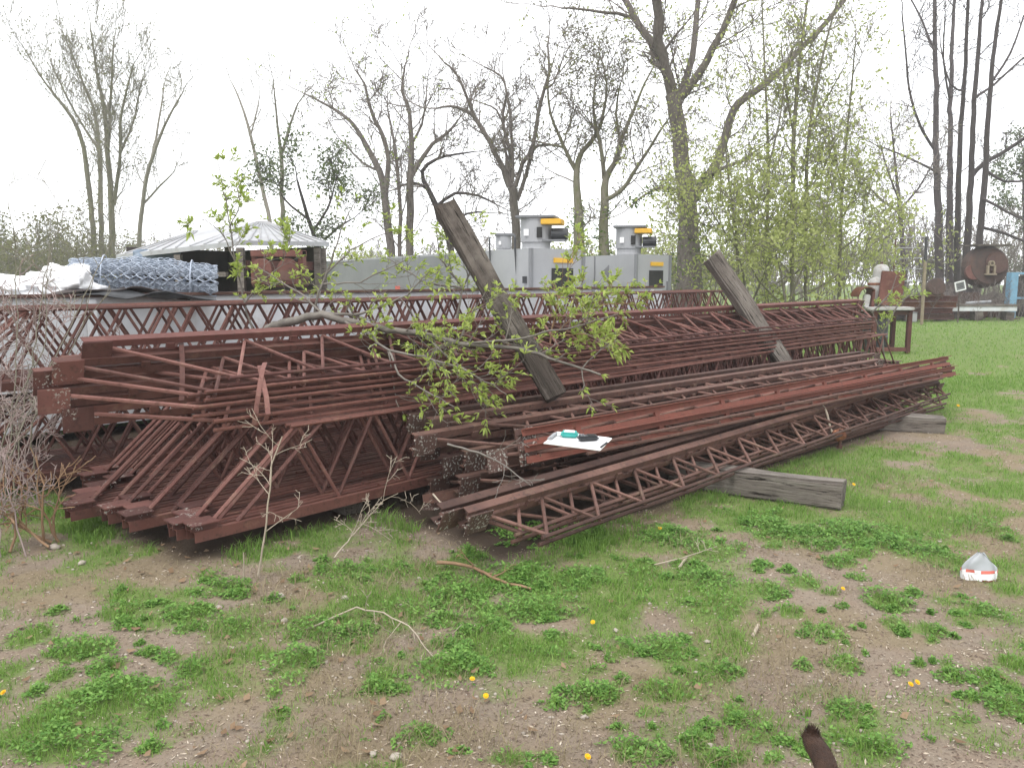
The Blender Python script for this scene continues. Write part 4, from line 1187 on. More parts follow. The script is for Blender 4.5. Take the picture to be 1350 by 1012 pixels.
def tree(name, label, D, limbs, bark, twig_m, leaf=None, lsize=.05, per=3, lspread=.15, twig_len=1.6, dens=1.6, lev=2, up=.10, ivy=None, group='trees behind the rows', frac=1.0, jit=.35, leaf_z=None, spread=.75, rmin=.0095, kids=(5, 5, 4), cat='tree', thick=.62):
    lines = limbs_px(limbs, D, jit, thick); dens *= 1.7; twig_len *= 1.15
    base = lines[0][0][0].copy(); base.z = 0
    if lines[0][0][0].z > .05:
        lines[0][0].insert(0, Vector((base.x, base.y, -.1))); lines[0][1].insert(0, lines[0][1][0] * 1.15)
    for ln in lines[1:]:
        if ln[0][0].z < 2.2 and (ln[0][0] - lines[0][0][0]).length > .25 and ln[0][0].z < 1.9:
            q = ln[0][0].copy(); ln[0].insert(0, Vector((q.x, q.y, -.1))); ln[1].insert(0, ln[1][0] * 1.1)
    r = empty(name, base, label, cat, group)
    loc = [([p - base for p in P_], R_) for P_, R_ in lines]
    o = link('trunk', tubes_mesh('trunk', [([tuple(p) for p in P_], R_) for P_, R_ in loc], 9), M[bark], r, True)
    out = []; tips = []
    for P_, R_ in loc:
        tot = 0; rmax = lines[0][1][0]
        for i in range(len(P_) - 1):
            s = (P_[i + 1] - P_[i]).length
            thin = R_[i] < .42 * rmax or len(loc) > 6 and R_[i] < .6 * rmax
            n = s * dens * (1.0 if thin else .25)
            if P_[i].z < 1.2: n *= .2
            n = int(n) + (rnd.random() < n % 1)
            for _ in range(n):
                p = P_[i].lerp(P_[i + 1], rnd.random()); ax = (P_[i + 1] - P_[i]).normalized()
                sd = rv(); sd = (sd - ax * sd.dot(ax)).normalized()
                grow(p, ax * .45 + sd * spread + Vector((0, 0, .2)), twig_len * rnd.uniform(.5, 1.2), min(R_[i] * .5, .03), lev, out, tips, up, .17, kids, .55, 5, spread, rmin)
        grow(P_[-1], (P_[-1] - P_[-2]), twig_len * 1.0, R_[-1] * .9, lev, out, tips, up, .15, kids, .55, 6, spread, rmin)
    cr = link('crown', tubes_mesh('crown', out, 3), M[twig_m], r)
    if leaf:
        pt = [t[0] for t in tips if rnd.random() < frac and (leaf_z is None or rnd.random() < np.interp(t[0].z, *leaf_z))]
        if pt: link('foliage', leaf_mesh('foliage', pt, lsize, per, lspread), M[leaf], r)
    if ivy:
        pts = []
        for P_, R_ in loc:
            for i in range(len(P_) - 1):
                z = P_[i].z
                if z < ivy:
                    for _ in range(int(90 * (P_[i + 1] - P_[i]).length * (1 - .6 * z / ivy)) + 1):
                        a = rv(); a.z *= .4; a.normalize()
                        pts.append(P_[i].lerp(P_[i + 1], rnd.random()) + a * R_[i] * rnd.uniform(.9, 1.7))
        if pts: link('ivy', leaf_mesh('ivy', pts, .055, 3, .09), M['ivy'], r)
    return r


# the big tree with five limbs
tree('big_tree', 'biggest tree, mossy grey trunk forking into heavy limbs beside the farther dryer', 23.0, [
    [(904, 396, 30), (908, 340, 25), (909, 290, 20), (903, 240, 18), (897, 190, 16), (892, 150, 15.5), (886, 124, 15)],
    [(886, 124, 12), (880, 100, 11), (873, 72, 10.5), (868, 40, 10), (865, 0, 9.5), (868, -70, 8), (860, -140, 6)],
    [(878, 92, 9), (868, 66, 8), (850, 45, 7.5), (835, 20, 6.5), (822, -2, 6), (796, -50, 4.5), (780, -90, 3)],
    [(838, 25, 4), (815, 18, 3.4), (790, 16, 2.8), (765, 12, 2.4), (740, 11, 1.8)],
    [(893, 126, 9), (903, 110, 7.5), (912, 75, 6.5), (918, 35, 6), (921, -5, 5), (926, -60, 4)],
    [(897, 128, 10), (912, 112, 9), (930, 82, 8), (950, 46, 7), (968, 2, 6.5), (985, -55, 5)],
    [(915, 262, 11), (926, 243, 10), (944, 215, 9.5), (953, 190, 9), (961, 160, 8.5), (974, 136, 8), (1000, 117, 7), (1030, 90, 6.2), (1060, 62, 5.6), (1090, 28, 5), (1116, -2, 4.5), (1150, -45, 3.6)],
    [(922, 238, 5), (948, 224, 4.2), (978, 212, 3.4), (998, 198, 2.2)],
    [(897, 252, 3.5), (872, 247, 2.8), (850, 257, 2.3), (832, 272, 1.5)],
    [(873, 72, 3), (888, 50, 2.4), (905, 30, 1.8)],
], 'bark', 'twig', 'leaf_far', .05, 3, .16, 1.5, .85, 2, ivy=4.4, group='trees behind the rows', frac=.35)

tree('bare_tree', 'vase shaped bare tree with a dark split trunk between the fan towers', 27, [
    [(681, 335, 10), (680, 300, 9), (677, 268, 9), (674, 246, 9)],
    [(671, 246, 6.5), (663, 222, 5.5), (652, 200, 5.2), (640, 176, 5), (626, 155, 4.5), (612, 145, 3.6), (594, 140, 2.8), (576, 143, 2)],
    [(626, 155, 4), (614, 124, 3), (600, 95, 2.4), (585, 82, 1.6)],
    [(674, 244, 4.5), (672, 200, 3.6), (665, 170, 3.2), (663, 150, 3), (668, 122, 2.6), (660, 100, 2.2), (638, 88, 1.5)],
    [(676, 240, 4.2), (675, 190, 3.2), (672, 150, 2.8), (668, 120, 2)],
    [(679, 246, 5), (690, 216, 4.4), (703, 190, 4.2), (710, 150, 4), (717, 120, 3.5), (724, 95, 3), (722, 58, 2)],
    [(682, 264, 4.6), (694, 230, 4), (704, 195, 3.6), (720, 192, 2.4), (738, 190, 1.6)],
    [(717, 118, 2.5), (730, 110, 2), (741, 80, 1.5)],
    [(665, 170, 2.4), (655, 145, 2), (640, 138, 1.5)]], 'bark', 'twig', 'leaf_olive', .04, 1, .12, 1.3, 1.25, 2, frac=.25)

tree('ivy_tree', 'twin trunked tree with ivy covered stems behind the two fan towers', 25, [
    [(764, 345, 12), (764, 300, 11), (761, 265, 8.5), (760, 226, 6.5), (767, 200, 5.2), (785, 180, 4.4), (795, 150, 3.2), (800, 110, 2.2), (790, 70, 1.5)],
    [(797, 345, 12), (797, 270, 9), (798, 236, 7), (811, 215, 5.6), (818, 185, 4.6), (825, 170, 4), (835, 145, 3), (850, 110, 2.2), (862, 88, 1.5)],
    [(797, 236, 5), (793, 200, 4.2), (788, 175, 3.6), (782, 140, 2.6), (786, 98, 1.5)],
    [(760, 226, 4.4), (746, 200, 4), (738, 180, 3.4), (726, 150, 2.6), (722, 110, 2), (730, 80, 1.4)],
    [(742, 194, 2.8), (722, 190, 2)],
    [(798, 264, 5), (818, 252, 4.4), (834, 230, 4), (850, 205, 3.2), (868, 176, 2.6), (882, 156, 1.6)],
    [(818, 185, 3), (812, 150, 2.4), (818, 110, 1.6)]], 'bark_moss', 'twig', 'leaf_olive', .05, 2, .15, 1.4, 1.3, 2, ivy=3.6, frac=.5)

tree('bare_tree', 'many limbed bare tree with two grey trunks left of the leaning dark timber', 28, [
    [(517, 345, 9), (512, 300, 8.4), (507, 255, 7.8), (500, 225, 6.8), (485, 196, 5.6), (470, 170, 4.2), (450, 150, 3.2), (426, 136, 2.4), (402, 124, 1.5)],
    [(508, 255, 6), (512, 210, 5), (505, 180, 4.2), (495, 160, 4), (486, 135, 3), (480, 110, 2.2), (468, 92, 1.5)],
    [(540, 345, 8.5), (540, 280, 8), (541, 232, 7.2), (542, 190, 5.4), (540, 150, 4), (530, 120, 3), (534, 86, 1.8)],
    [(541, 236, 5.2), (552, 215, 5), (570, 190, 4), (590, 175, 3), (604, 158, 1.8)],
    [(526, 340, 4.6), (528, 285, 4), (524, 225, 3.6), (518, 180, 2.6), (512, 150, 1.6)],
    [(500, 225, 3), (478, 215, 2.4), (455, 190, 1.8)], [(542, 190, 3), (556, 165, 2.4), (562, 130, 1.7)]], 'bark', 'twig', 'leaf', .05, 2, .15, 1.5, 1.35, 2, frac=.14)
tree('leaning_tree', 'dark crooked tree leaning left just behind the leaning timber', 29, [
    [(600, 350, 7), (588, 300, 6.5), (575, 272, 6), (564, 250, 5.2), (556, 226, 4.4), (575, 210, 3.2), (600, 204, 2.2), (625, 200, 1.4)],
    [(575, 272, 4), (600, 255, 3.2), (630, 258, 2.5), (655, 270, 1.6)], [(564, 250, 3.4), (545, 240, 2.6), (520, 250, 1.8)],
    [(588, 300, 3), (615, 282, 2.4), (640, 280, 1.6)]], 'bark_dark', 'twig', None, twig_len=1.3, dens=2.2, lev=2)
tree('bare_tree', 'thin pale bare tree leaning left above the white shed roof', 34, [
    [(357, 300, 4.4), (348, 255, 4), (338, 212, 3.6), (328, 170, 3), (316, 132, 2), (307, 112, 1.3)], [(330, 180, 2), (338, 150, 1.5), (342, 128, 1)]], 'bark_pale', 'twig_pale', None, twig_len=1.3, dens=1.2, lev=1)
tree('bare_tree', 'slender upright bare tree forking above the right end of the shed roof', 33, [
    [(373, 310, 5), (372, 255, 4.6), (371, 206, 4), (366, 170, 2.6), (361, 115, 1.3)], [(372, 202, 3.2), (382, 166, 2.6), (393, 136, 1.7)]], 'bark_pale', 'twig_pale', 'leaf', .06, 2, .2, 1.3, 1.2, 1, frac=.12)
tree('dark_leafy_tree', 'dark green leafy tree beside the right end of the shed roof', 25, [
    [(420, 345, 5), (412, 305, 4.4), (400, 268, 3.4), (392, 238, 2)], [(412, 305, 3), (432, 275, 2.4), (440, 250, 1.5)], [(408, 290, 3), (384, 272, 2.2), (372, 258, 1.5)], [(418, 325, 3), (446, 300, 2.4), (462, 290, 1.5)]],
    'bark_dark', 'twig_dark', 'leaf_dark', .05, 10, .22, .95, 1.7, 2, frac=.7)

tree('bare_tree', 'tall bushy bare tree of many pale stems at the far left', 45, [
    [(125, 345, 6), (121, 285, 5.2), (113, 212, 4.6), (104, 172, 4), (85, 141, 3), (60, 110, 2), (33, 66, 1.3)],
    [(134, 345, 5), (133, 270, 5), (131, 200, 4.2), (125, 150, 3.2), (110, 110, 2.2), (88, 55, 1.4)],
    [(148, 345, 7), (147, 270, 6), (142, 210, 5), (139, 150, 4), (128, 100, 2.6), (120, 40, 1.4)],
    [(150, 270, 4), (158, 205, 3.2), (160, 150, 2.5), (176, 85, 1.4)],
    [(142, 210, 3), (146, 130, 2.5), (150, 55, 1.4)], [(131, 200, 2.6), (100, 150, 2), (70, 90, 1.3)], [(158, 205, 2.4), (176, 160, 1.8), (186, 110, 1.2)]],
    'bark_moss', 'twig_pale', 'leaf_olive', .06, 2, .3, 1.9, 1.7, 2, group='trees at the far left', frac=.3, spread=.5, up=.2)
tree('bare_tree', 'slimmer bare tree leaning right between the far left tree and the shed', 41, [
    [(182, 345, 5), (186, 285, 4.4), (193, 236, 4), (205, 196, 3.5), (216, 168, 2.8), (230, 140, 2), (241, 122, 1.3)], [(195, 230, 3), (206, 180, 2.4), (216, 116, 1.3)], [(190, 268, 2.4), (210, 246, 2), (228, 228, 1.2)]],
    'bark_pale', 'twig_pale', 'leaf_olive', .05, 1, .2, 1.5, 1.0, 2, group='trees at the far left', frac=.15)

# dark trunks at the right
DT = 36
dark = dict(bark='bark_dark', twig_m='twig_dark', leaf=None, twig_len=1.7, dens=.62, lev=2, group='dark trunks standing close together at the right', up=.06)
tree('dark_tree', 'leftmost and straightest of the close dark trunks over the scrap', DT, [
    [(1239, 372, 9), (1238, 310, 8), (1236, 250, 7), (1234, 190, 6), (1233, 100, 5), (1232, 0, 3.6), (1230, -60, 2.5)],
    [(1234, 200, 3), (1216, 172, 2.8), (1201, 130, 2.4), (1195, 82, 2), (1189, 15, 1.3)], [(1237, 228, 2.6), (1202, 210, 2.2), (1163, 194, 1.4)], [(1233, 70, 2.4), (1212, 20, 1.8), (1190, -20, 1.3)]], **dark)
tree('dark_tree', 'second dark trunk in the close cluster, rising beside the straightest one', DT + .6, [
    [(1251, 372, 8), (1252, 310, 7), (1252, 250, 6), (1253, 130, 4.4), (1258, 0, 3), (1262, -50, 2)], [(1253, 140, 2.4), (1244, 80, 1.8), (1246, 20, 1.2)]], **dark)
tree('dark_tree', 'thin dark trunk in the middle of the close cluster at the scrap yard edge', DT + 1.5, [
    [(1262, 372, 7), (1262, 320, 6.4), (1265, 200, 5), (1272, 100, 4), (1276, -5, 3), (1278, -50, 2)], [(1270, 120, 2.2), (1252, 110, 1.7), (1240, 60, 1.2)]], **dark)
tree('dark_tree', 'fourth dark trunk in the close cluster, bending slightly right above the round machine', DT + .2, [
    [(1272, 372, 8), (1274, 325, 7.4), (1280, 240, 6), (1284, 150, 5), (1290, 60, 4), (1296, -10, 3), (1300, -60, 2)],
    [(1281, 232, 5), (1296, 216, 4.4), (1318, 204, 4), (1342, 188, 3.6), (1372, 168, 3)], [(1283, 130, 2.8), (1310, 112, 2.4), (1345, 80, 2), (1370, 60, 1.4)]], **dark)
tree('dark_tree', 'rightmost of the close dark trunks, its bare limbs reaching out of the frame', DT - .6, [
    [(1288, 372, 7.5), (1290, 325, 7), (1298, 240, 6), (1303, 150, 5), (1311, 62, 4), (1321, -5, 3), (1328, -60, 2)],
    [(1296, 262, 3), (1322, 276, 2.6), (1350, 290, 2), (1375, 292, 1.4)], [(1300, 225, 3.4), (1325, 240, 2.6), (1360, 236, 1.8)], [(1306, 110, 2.8), (1332, 70, 2.2), (1350, 20, 1.4)], [(1294, 300, 3.4), (1325, 308, 3), (1370, 326, 2.2)]], **dark)
tree('small_bare_tree', 'small dark bare tree between the green saplings and the dark trunks', 33, [
    [(1193, 360, 5), (1188, 300, 4.4), (1184, 255, 3.4), (1179, 205, 2.4), (1174, 150, 1.3)], [(1186, 280, 3), (1160, 262, 2.4), (1140, 240, 1.6)], [(1187, 275, 2.6), (1210, 250, 2), (1230, 215, 1.3)], [(1186, 265, 2.4), (1172, 230, 1.8), (1160, 190, 1.2)]],
    'bark_dark', 'twig', 'leaf_olive', .04, 1, .15, 1.4, 2.2, 2, frac=.15)

# pale green saplings
GS = 'slender green saplings beside the big tree'
sap = dict(bark='bark_moss', twig_m='twig_pale', leaf='leaf_far', lsize=.052, per=6, lspread=.22, twig_len=1.25, dens=2.1, lev=2, group=GS, up=.14, leaf_z=([0, 3, 4.6, 7], [.95, .85, .36, .10]), jit=.2, rmin=.007)
tree('sapling', 'leafy sapling nearest the big trunk, low and spreading', 19.5, [
    [(975, 400, 3.2), (970, 305, 2.6), (960, 235, 2), (955, 165, 1.2)], [(973, 330, 2), (945, 290, 1.6), (930, 262, 1.1)], [(972, 350, 2), (940, 340, 1.6), (920, 335, 1.1)]], **sap)
tree('sapling', 'tall upright sapling, second out from the big trunk', 20.3, [
    [(1010, 400, 4), (1012, 280, 3.4), (1012, 180, 2.8), (1008, 82, 2), (1004, -10, 1.2)], [(1012, 220, 2), (1026, 170, 1.6), (1034, 110, 1.1)], [(1011, 300, 2), (990, 262, 1.6), (984, 220, 1.1)]], **sap)
tree('leafy_bush', 'wide pale green bush between the big trunk and the saplings', 21, [
    [(985, 402, 2.5), (978, 350, 2), (965, 300, 1.3)], [(990, 402, 2.4), (1020, 330, 2), (1030, 270, 1.2)], [(980, 402, 2.2), (950, 360, 1.8), (935, 320, 1.2)], [(995, 402, 2.2), (1060, 350, 1.8), (1080, 300, 1.1)], [(1000, 402, 2.2), (1100, 370, 1.8), (1125, 330, 1.1)]],
    'bark_moss', 'twig_pale', 'leaf_far', .05, 6, .24, 1.4, 2.6, 2, group=GS, frac=.8)
tree('sapling', 'thickest tall sapling in the middle of the green clump', 20.0, [
    [(1045, 400, 5), (1045, 255, 4.6), (1048, 150, 4), (1055, 72, 3), (1066, -10, 2)], [(1047, 180, 2.2), (1036, 120, 1.8), (1030, 60, 1.2)], [(1045, 280, 2.2), (1070, 240, 1.8), (1082, 200, 1.2)]], **sap)
tree('sapling', 'sapling leaning right with its top under the long limb of the big tree', 20.8, [
    [(1062, 400, 4), (1064, 210, 3.6), (1075, 122, 3), (1090, 52, 2), (1110, -20, 1.2)], [(1068, 170, 2), (1090, 130, 1.6), (1112, 90, 1.2)], [(1064, 250, 2), (1085, 225, 1.5), (1100, 185, 1)]], **sap)
tree('sapling', 'sapling at the scrap yard side of the green clump, thinly leaved', 21.5, [
    [(1106, 400, 4), (1110, 255, 3.2), (1119, 152, 2.2), (1128, 55, 1.2)], [(1109, 290, 2), (1130, 250, 1.6), (1148, 228, 1.1)], [(1108, 330, 2), (1132, 310, 1.6), (1150, 290, 1.1)], [(1110, 240, 1.8), (1098, 190, 1.4), (1092, 140, 1)]], **sap)
tree('leafy_bush', 'low round green bush growing behind the far end of the rows', 18.5, [
    [(1035, 402, 2.5), (1030, 360, 2), (1018, 320, 1.3)], [(1040, 400, 2.4), (1060, 350, 2), (1075, 310, 1.2)], [(1030, 400, 2.2), (1000, 370, 1.8), (985, 340, 1.2)], [(1044, 400, 2.2), (1090, 372, 1.8), (1120, 350, 1.1)]],
    'bark_moss', 'twig_pale', 'leaf_far', .05, 8, .2, 1.2, 3.6, 2, group=GS, frac=.9)
tree('dark_evergreen', 'dark green evergreen at the right border behind the bare limbs', 44, [
    [(1352, 372, 6), (1351, 300, 5), (1350, 240, 3.5), (1349, 205, 1.6)], [(1351, 290, 3), (1335, 280, 2)], [(1351, 262, 3), (1366, 255, 2)], [(1350, 235, 2.4), (1338, 228, 1.6)]],
    'bark_dark', 'twig_dark', 'leaf_dark', .08, 10, .3, 1.1, 1.6, 2, frac=.6)

# thin brush further back: one of each kind, then copies
def brush(name, label, D, px, h, w, twig_m, leaf=None, n=26, per=2, lsize=.09, lev=2, frac=.4):
    base = Vector((at(px, 370, D).x, D, 0)); r = empty(name, base, label, 'bush', 'bare brush along the back of the yard')
    out = []; tips = []; st = []
    for i in range(n):
        p = Vector((rnd.gauss(0, w * .33), rnd.gauss(0, w * .25), -.05)); d = Vector((p.x * .25 / w + rnd.gauss(0, .16), rnd.gauss(0, .16), 1))
        grow(p, d, h * rnd.uniform(.6, 1.0), .035, lev, out, tips, .10, .09, (7, 6, 5), .42, 6, .6, .011)
    link('stems', tubes_mesh('stems', out, 3), M[twig_m], r)
    if leaf: link('foliage', leaf_mesh('foliage', [t[0] for t in tips if rnd.random() < frac], lsize, per, .3), M[leaf], r)
    return r


protoA = brush('bare_bush', 'pale olive brush at the far left border', 46, 15, 5.0, 6.5, 'twig_pale', 'leaf_olive', 26, 3, .10, frac=.6)
protoB = brush('bare_bush', 'grey bare brush between the far left trees', 52, 95, 4.0, 6.0, 'twig', None, 24)
protoC = brush('leafy_bush', 'thin pale green brush behind the gap between the dryers', 38, 905, 3.4, 5, 'twig', 'leaf_far', 20, 3, .09, frac=.5)


def again(p, label, px, D, s, sz, rz):
    c = copy_tree(p); c.location = Vector((at(px, 370, D).x, D, 0)); c.scale = (s, s, s * sz); c.rotation_euler = (0, 0, rz); c['label'] = label
    return c


again(protoA, 'olive brush at the foot of the tall many stemmed tree', 160, 48, .95, .75, 1.3)
again(protoA, 'low olive brush behind the left end of the shed roof', 240, 50, .9, .62, 2.4)
again(protoA, 'pale olive brush out beyond the white plastic heap', 60, 43, .8, .8, 3.3)
again(protoB, 'tall grey brush thicket at the left border', -40, 49, 1.25, 1.15, 0.4)
again(protoB, 'grey brush behind the slimmer leaning bare tree', 215, 55, 1.1, 1.0, 2.0)
again(protoB, 'grey brush behind the twin grey trunks', 520, 46, 1.0, .9, 1.1)
again(protoB, 'dark thin brush behind the dark crooked tree', 620, 44, 1.0, .95, 4.1)
again(protoB, 'thin bare brush behind the shed, seen over its roof', 330, 52, 1.0, .8, 5.1)
again(protoB, 'bare brush behind the dark trunks at the right', 1265, 44, 1.1, 1.3, .8)
again(protoB, 'tangled bare brush behind the pipe rack', 1185, 42, 1.0, 1.25, 2.8)
again(protoB, 'bare brush behind the blue frame at the right border', 1345, 43, 1.0, 1.0, 3.9)
again(protoB, 'bare brush showing through the green saplings', 1090, 45, 1.1, 1.4, 5.6)
again(protoC, 'pale green brush behind the ivy covered stems', 770, 36, .95, .9, 1.7)
again(protoC, 'pale green brush behind the big trunk', 945, 34, .9, 1.1, 3.0)
again(protoC, 'pale green brush behind the long dryer', 455, 40, 1.0, .8, 4.2)
again(protoC, 'pale green brush behind the small bare tree', 1150, 39, 1.0, 1.2, 5.2)
again(protoC, 'pale green brush behind the vase shaped bare tree', 655, 38, .9, .8, .5)
for px, D, s, sz, rz, lab in ((1252, 30.6, .34, .8, 1.0, 'low bare brush tangled over the stacked rusty beams'), (1302, 30.4, .36, .9, 2.2, 'bare brush tangled in front of the round rusty machine'),
                              (1218, 30.0, .34, 1.0, 3.4, 'bare brush growing up through the pipe rack'), (1335, 31.6, .4, 1.1, 4.4, 'bare brush growing behind the light blue post')):
    again(protoB, lab, px, D, s, sz, rz)
# far wood reading as one mass
out = []; tips = []
for i in range(420):
    x = rnd.uniform(-75, 75); y = 78 + rnd.uniform(-6, 8); h = rnd.uniform(1.8, 3.6) * (1.5 if abs(x) > 28 else 1)
    grow(Vector((x, y, -.1)), Vector((rnd.gauss(0, .12), 0, 1)), h, .07, 2, out, tips, .1, .08, (5, 5, 4), .42, 4, .6, .026)
far = link('distant_wood', tubes_mesh('distant_wood', out, 3), M['twig']); tag(far, kind='stuff')
fl = link('distant_foliage', leaf_mesh('distant_foliage', [t[0] for t in tips if rnd.random() < .5], .17, 2, .5), M['leaf_olive']); tag(fl, kind='stuff')

# ================================================================== NEAR THINGS
# clipboard on the red joists
zc = 0.665
c = on(762, 581, zc)
r = empty('clipboard', c, 'white clipboard lying on the red oxide joists with gadgets on it', 'clipboard', rot=(R(7), R(2), R(-24)))
b = MB(); b.box((0, 0, 0), (.34, .225, .006), bev=.002); b.build('board', M['paper_white'], r)
b = MB(); b.box((.01, 0, .005), (.29, .21, .003)); b.build('paper', M['white_clean'], r)
b = MB(); b.box((-.155, 0, .011), (.028, .11, .010), bev=.003); b.cyl((-.15, -.05, .017), (-.15, .05, .017), .006, 8); b.build('clip', M['grey_metal'], r)
f = r.matrix_basis if False else Matrix.Translation(c) @ (Matrix.Rotation(R(-24), 4, 'Z') @ Matrix.Rotation(R(2), 4, 'Y') @ Matrix.Rotation(R(7), 4, 'X'))
def onboard(x, y, z): return f @ Vector((x, y, z))
r = empty('tape_measure', onboard(-.065, .035, .007), 'teal plastic measuring box on the white clipboard', 'measuring box', rot=(R(7), R(2), R(-10)))
b = MB(); b.box((0, 0, .016), (.10, .065, .030), bev=.010); b.build('case', M['teal'], r)
b = MB(); b.box((0, 0, .033), (.06, .036, .004), bev=.0015); b.build('face', M['white_clean'], r)
b = MB(); b.box((-.06, 0, .010), (.022, .02, .014), bev=.003); b.build('catch', M['paper_white'], r)
r = empty('handheld_meter', onboard(.055, .01, .007), 'black handheld meter lying beside the teal box on the clipboard', 'meter', rot=(R(7), R(2), R(12)))
b = MB(); b.box((0, 0, .016), (.125, .055, .030), bev=.012); b.build('case', M['dark_plastic'], r)
b = MB(); b.box((.02, 0, .0325), (.045, .034, .003), bev=.001); b.build('screen', M['black'], r)
b = MB()
for k in (-.042, -.026):
    for s in (-.012, .012): b.box((k, s, .032), (.010, .012, .004), bev=.001)
b.build('keypad', M['grey_metal2'], r)
b = MB(); b.tube([tuple(onboard(.165, -.09, .012) - onboard(0, 0, 0) + Vector((0, 0, 0))), tuple(onboard(.19, -.05, .03) - onboard(0, 0, 0))], .006, 6)
o = b.build('pen', M['dark_plastic'], None, loc=onboard(0, 0, 0)); tag(o, 'thin dark pen at the far corner of the clipboard', 'pen')

# white paper bag standing on the dirt
p = on(1290, 760); p.z = gz(p.x, p.y)
r = empty('plastic_bag', p, 'crumpled white and clear bag with red print standing on bare dirt', 'bag', rot=(0, 0, R(-8)))
def bag_shell(z0, z1, n=6, grow_=0.0):
    V = []; F_ = []
    H = .145; ring = 20
    for i in range(n + 1):
        z = z0 + (z1 - z0) * i / n; t = z / H
        wx = .088 * (1 - .04 * t) * (1 - .86 * (max(0, t - .42) / .58) ** 1.35) + .003 + grow_; wy = .040 * (1 - .85 * t) + .004 + grow_
        for k in range(ring):
            a = 2 * math.pi * k / ring
            q = mnoise.noise(Vector((math.cos(a) * 2, math.sin(a) * 2, z * 14))) * .02
            V.append((wx * math.copysign(abs(math.cos(a)) ** .7, math.cos(a)) + q, wy * math.copysign(abs(math.sin(a)) ** .7, math.sin(a)) + q, z))
    for i in range(n):
        for k in range(ring): F_.append((i * ring + k, i * ring + (k + 1) % ring, (i + 1) * ring + (k + 1) % ring, (i + 1) * ring + k))
    return V, F_
b = MB(); V, F_ = bag_shell(0, .055); b.add(V, F_); b.build('printed_base', M['white_clean'], r, True)
mm_, nt, bb, out_ = newmat('clear_grey_film'); bb.inputs['Base Color'].default_value = (.42, .44, .46, 1); bb.inputs['Roughness'].default_value = .35; bb.inputs['Alpha'].default_value = .82
b = MB(); V, F_ = bag_shell(.055, .145, 8); b.add(V, F_); b.build('film_top', mm_, r, True)
b = MB(); V, F_ = bag_shell(.040, .056, 3, .0012); b.add(V, [f_ for n_, f_ in enumerate(F_) if (n_ * 7) % 10 < 6]); V, F_ = bag_shell(.002, .006, 1, .0012); b.build('print_band', M['red'], r)
b = MB(); V, F_ = bag_shell(.001, .008, 1, .0014); b.add(V[:], [f_ for f_ in F_ if f_[0] >= 15 and f_[0] < 20]); b.build('print_edge', M['rust_orange'], r)

# dandelions
DAN = [(10, 900, 'yellow dandelion at the left border among the clover'), (783, 808, 'yellow dandelion in bare dirt below the middle of the pile'), (640, 905, 'yellow dandelion on the edge of a clover tuft near the bottom'),
       (1196, 892, 'left of two dandelions growing side by side at the lower right'), (1204, 888, 'right of two dandelions growing side by side at the lower right'),
       (1109, 768, 'dandelion in the grass left of the white bag'), (870, 690, 'dandelion in the tall grass just before the slumped pile'), (771, 987, 'smallest dandelion at the bottom, nearest the viewer'),
       (622, 886, 'half closed dandelion inside a clover tuft'), (1123, 634, 'dandelion growing behind the end of the square timber'), (1262, 533, 'distant dandelion in the grass beyond the smaller timber')]
proto = None
for (px, py, lab) in DAN:
    q = on(px, py, .05); z = gz(q.x, q.y)
    r = empty('dandelion', Vector((q.x, q.y, z)), lab, 'dandelion', 'dandelions in the grass')
    b = MB(); b.tube([(0, 0, 0), (.004, .002, .03), (.002, 0, .05)], .0022, 5); b.build('stem', M['grass'], r)
    b = MB()
    for ring, nn, rr_, zz_ in ((0, 13, .019, .054), (1, 11, .014, .059), (2, 8, .008, .062)):
        for k in range(nn):
            a = 2 * math.pi * (k + ring * .4) / nn; w_ = .0035
            ca, sa = math.cos(a), math.sin(a)
            b.add([(0.002 - sa * .001, ca * .001, .052), (ca * rr_ * .8 - sa * w_, sa * rr_ * .8 + ca * w_, zz_), (ca * rr_, sa * rr_, zz_ + .001), (ca * rr_ * .8 + sa * w_, sa * rr_ * .8 - ca * w_, zz_)], [(0, 1, 2, 3)])
    b.lathe([(0, .048), (.007, .05), (.008, .058), (0, .062)], k=8)
    fh = b.build('flower_head', M['petal'], r); fh.rotation_euler = (R(rnd.uniform(15, 40)), R(rnd.uniform(-20, 20)), 0)
    for ch in r.children: ch.scale = [.62 + .1 * (q.y > 4) + .3 * (q.y > 6)] * 3

# pale stones and litter
for (px, py, s, lab) in [(368, 786, .040, 'white stone beside the dead weed stalk'), (455, 788, .030, 'pale stone right of the dead weed stalk'), (375, 818, .028, 'tan stone below the white one by the weed stalk'),
                         (108, 743, .035, 'pale rounded stone at the foot of the dry bush'), (72, 722, .045, 'largest stone under the dry bush'), (288, 800, .030, 'flat pale stone on the litter left of the weed stalk'),
                         (522, 1000, .030, 'pale stone at the bottom border right of the middle'), (492, 996, .024, 'small stone beside the one at the bottom border'), (812, 830, .022, 'tan pebble beside a clover tuft in the middle'),
                         (1098, 832, .018, 'white pebble on bare dirt left of the two dandelions'), (1285, 786, .014, 'tiny white pebble below the bag'), (1172, 920, .016, 'flat white pebble below the two dandelions'),
                         (770, 948, .020, 'square white pebble near the bottom middle'), (935, 985, .020, 'egg shaped tan pebble at the bottom'), (933, 845, .022, 'greyish pebble on the bare track')]:
    q = on(px, py); o = lump('stone', Vector((q.x, q.y, gz(q.x, q.y) + s * .2)), (s * .72, s * .55, s * .42), 'stone', lab, 'stone', px * .013, .5, group='pale stones on the dirt', sub=2, freq=1.4); o.rotation_euler = (0, 0, px)
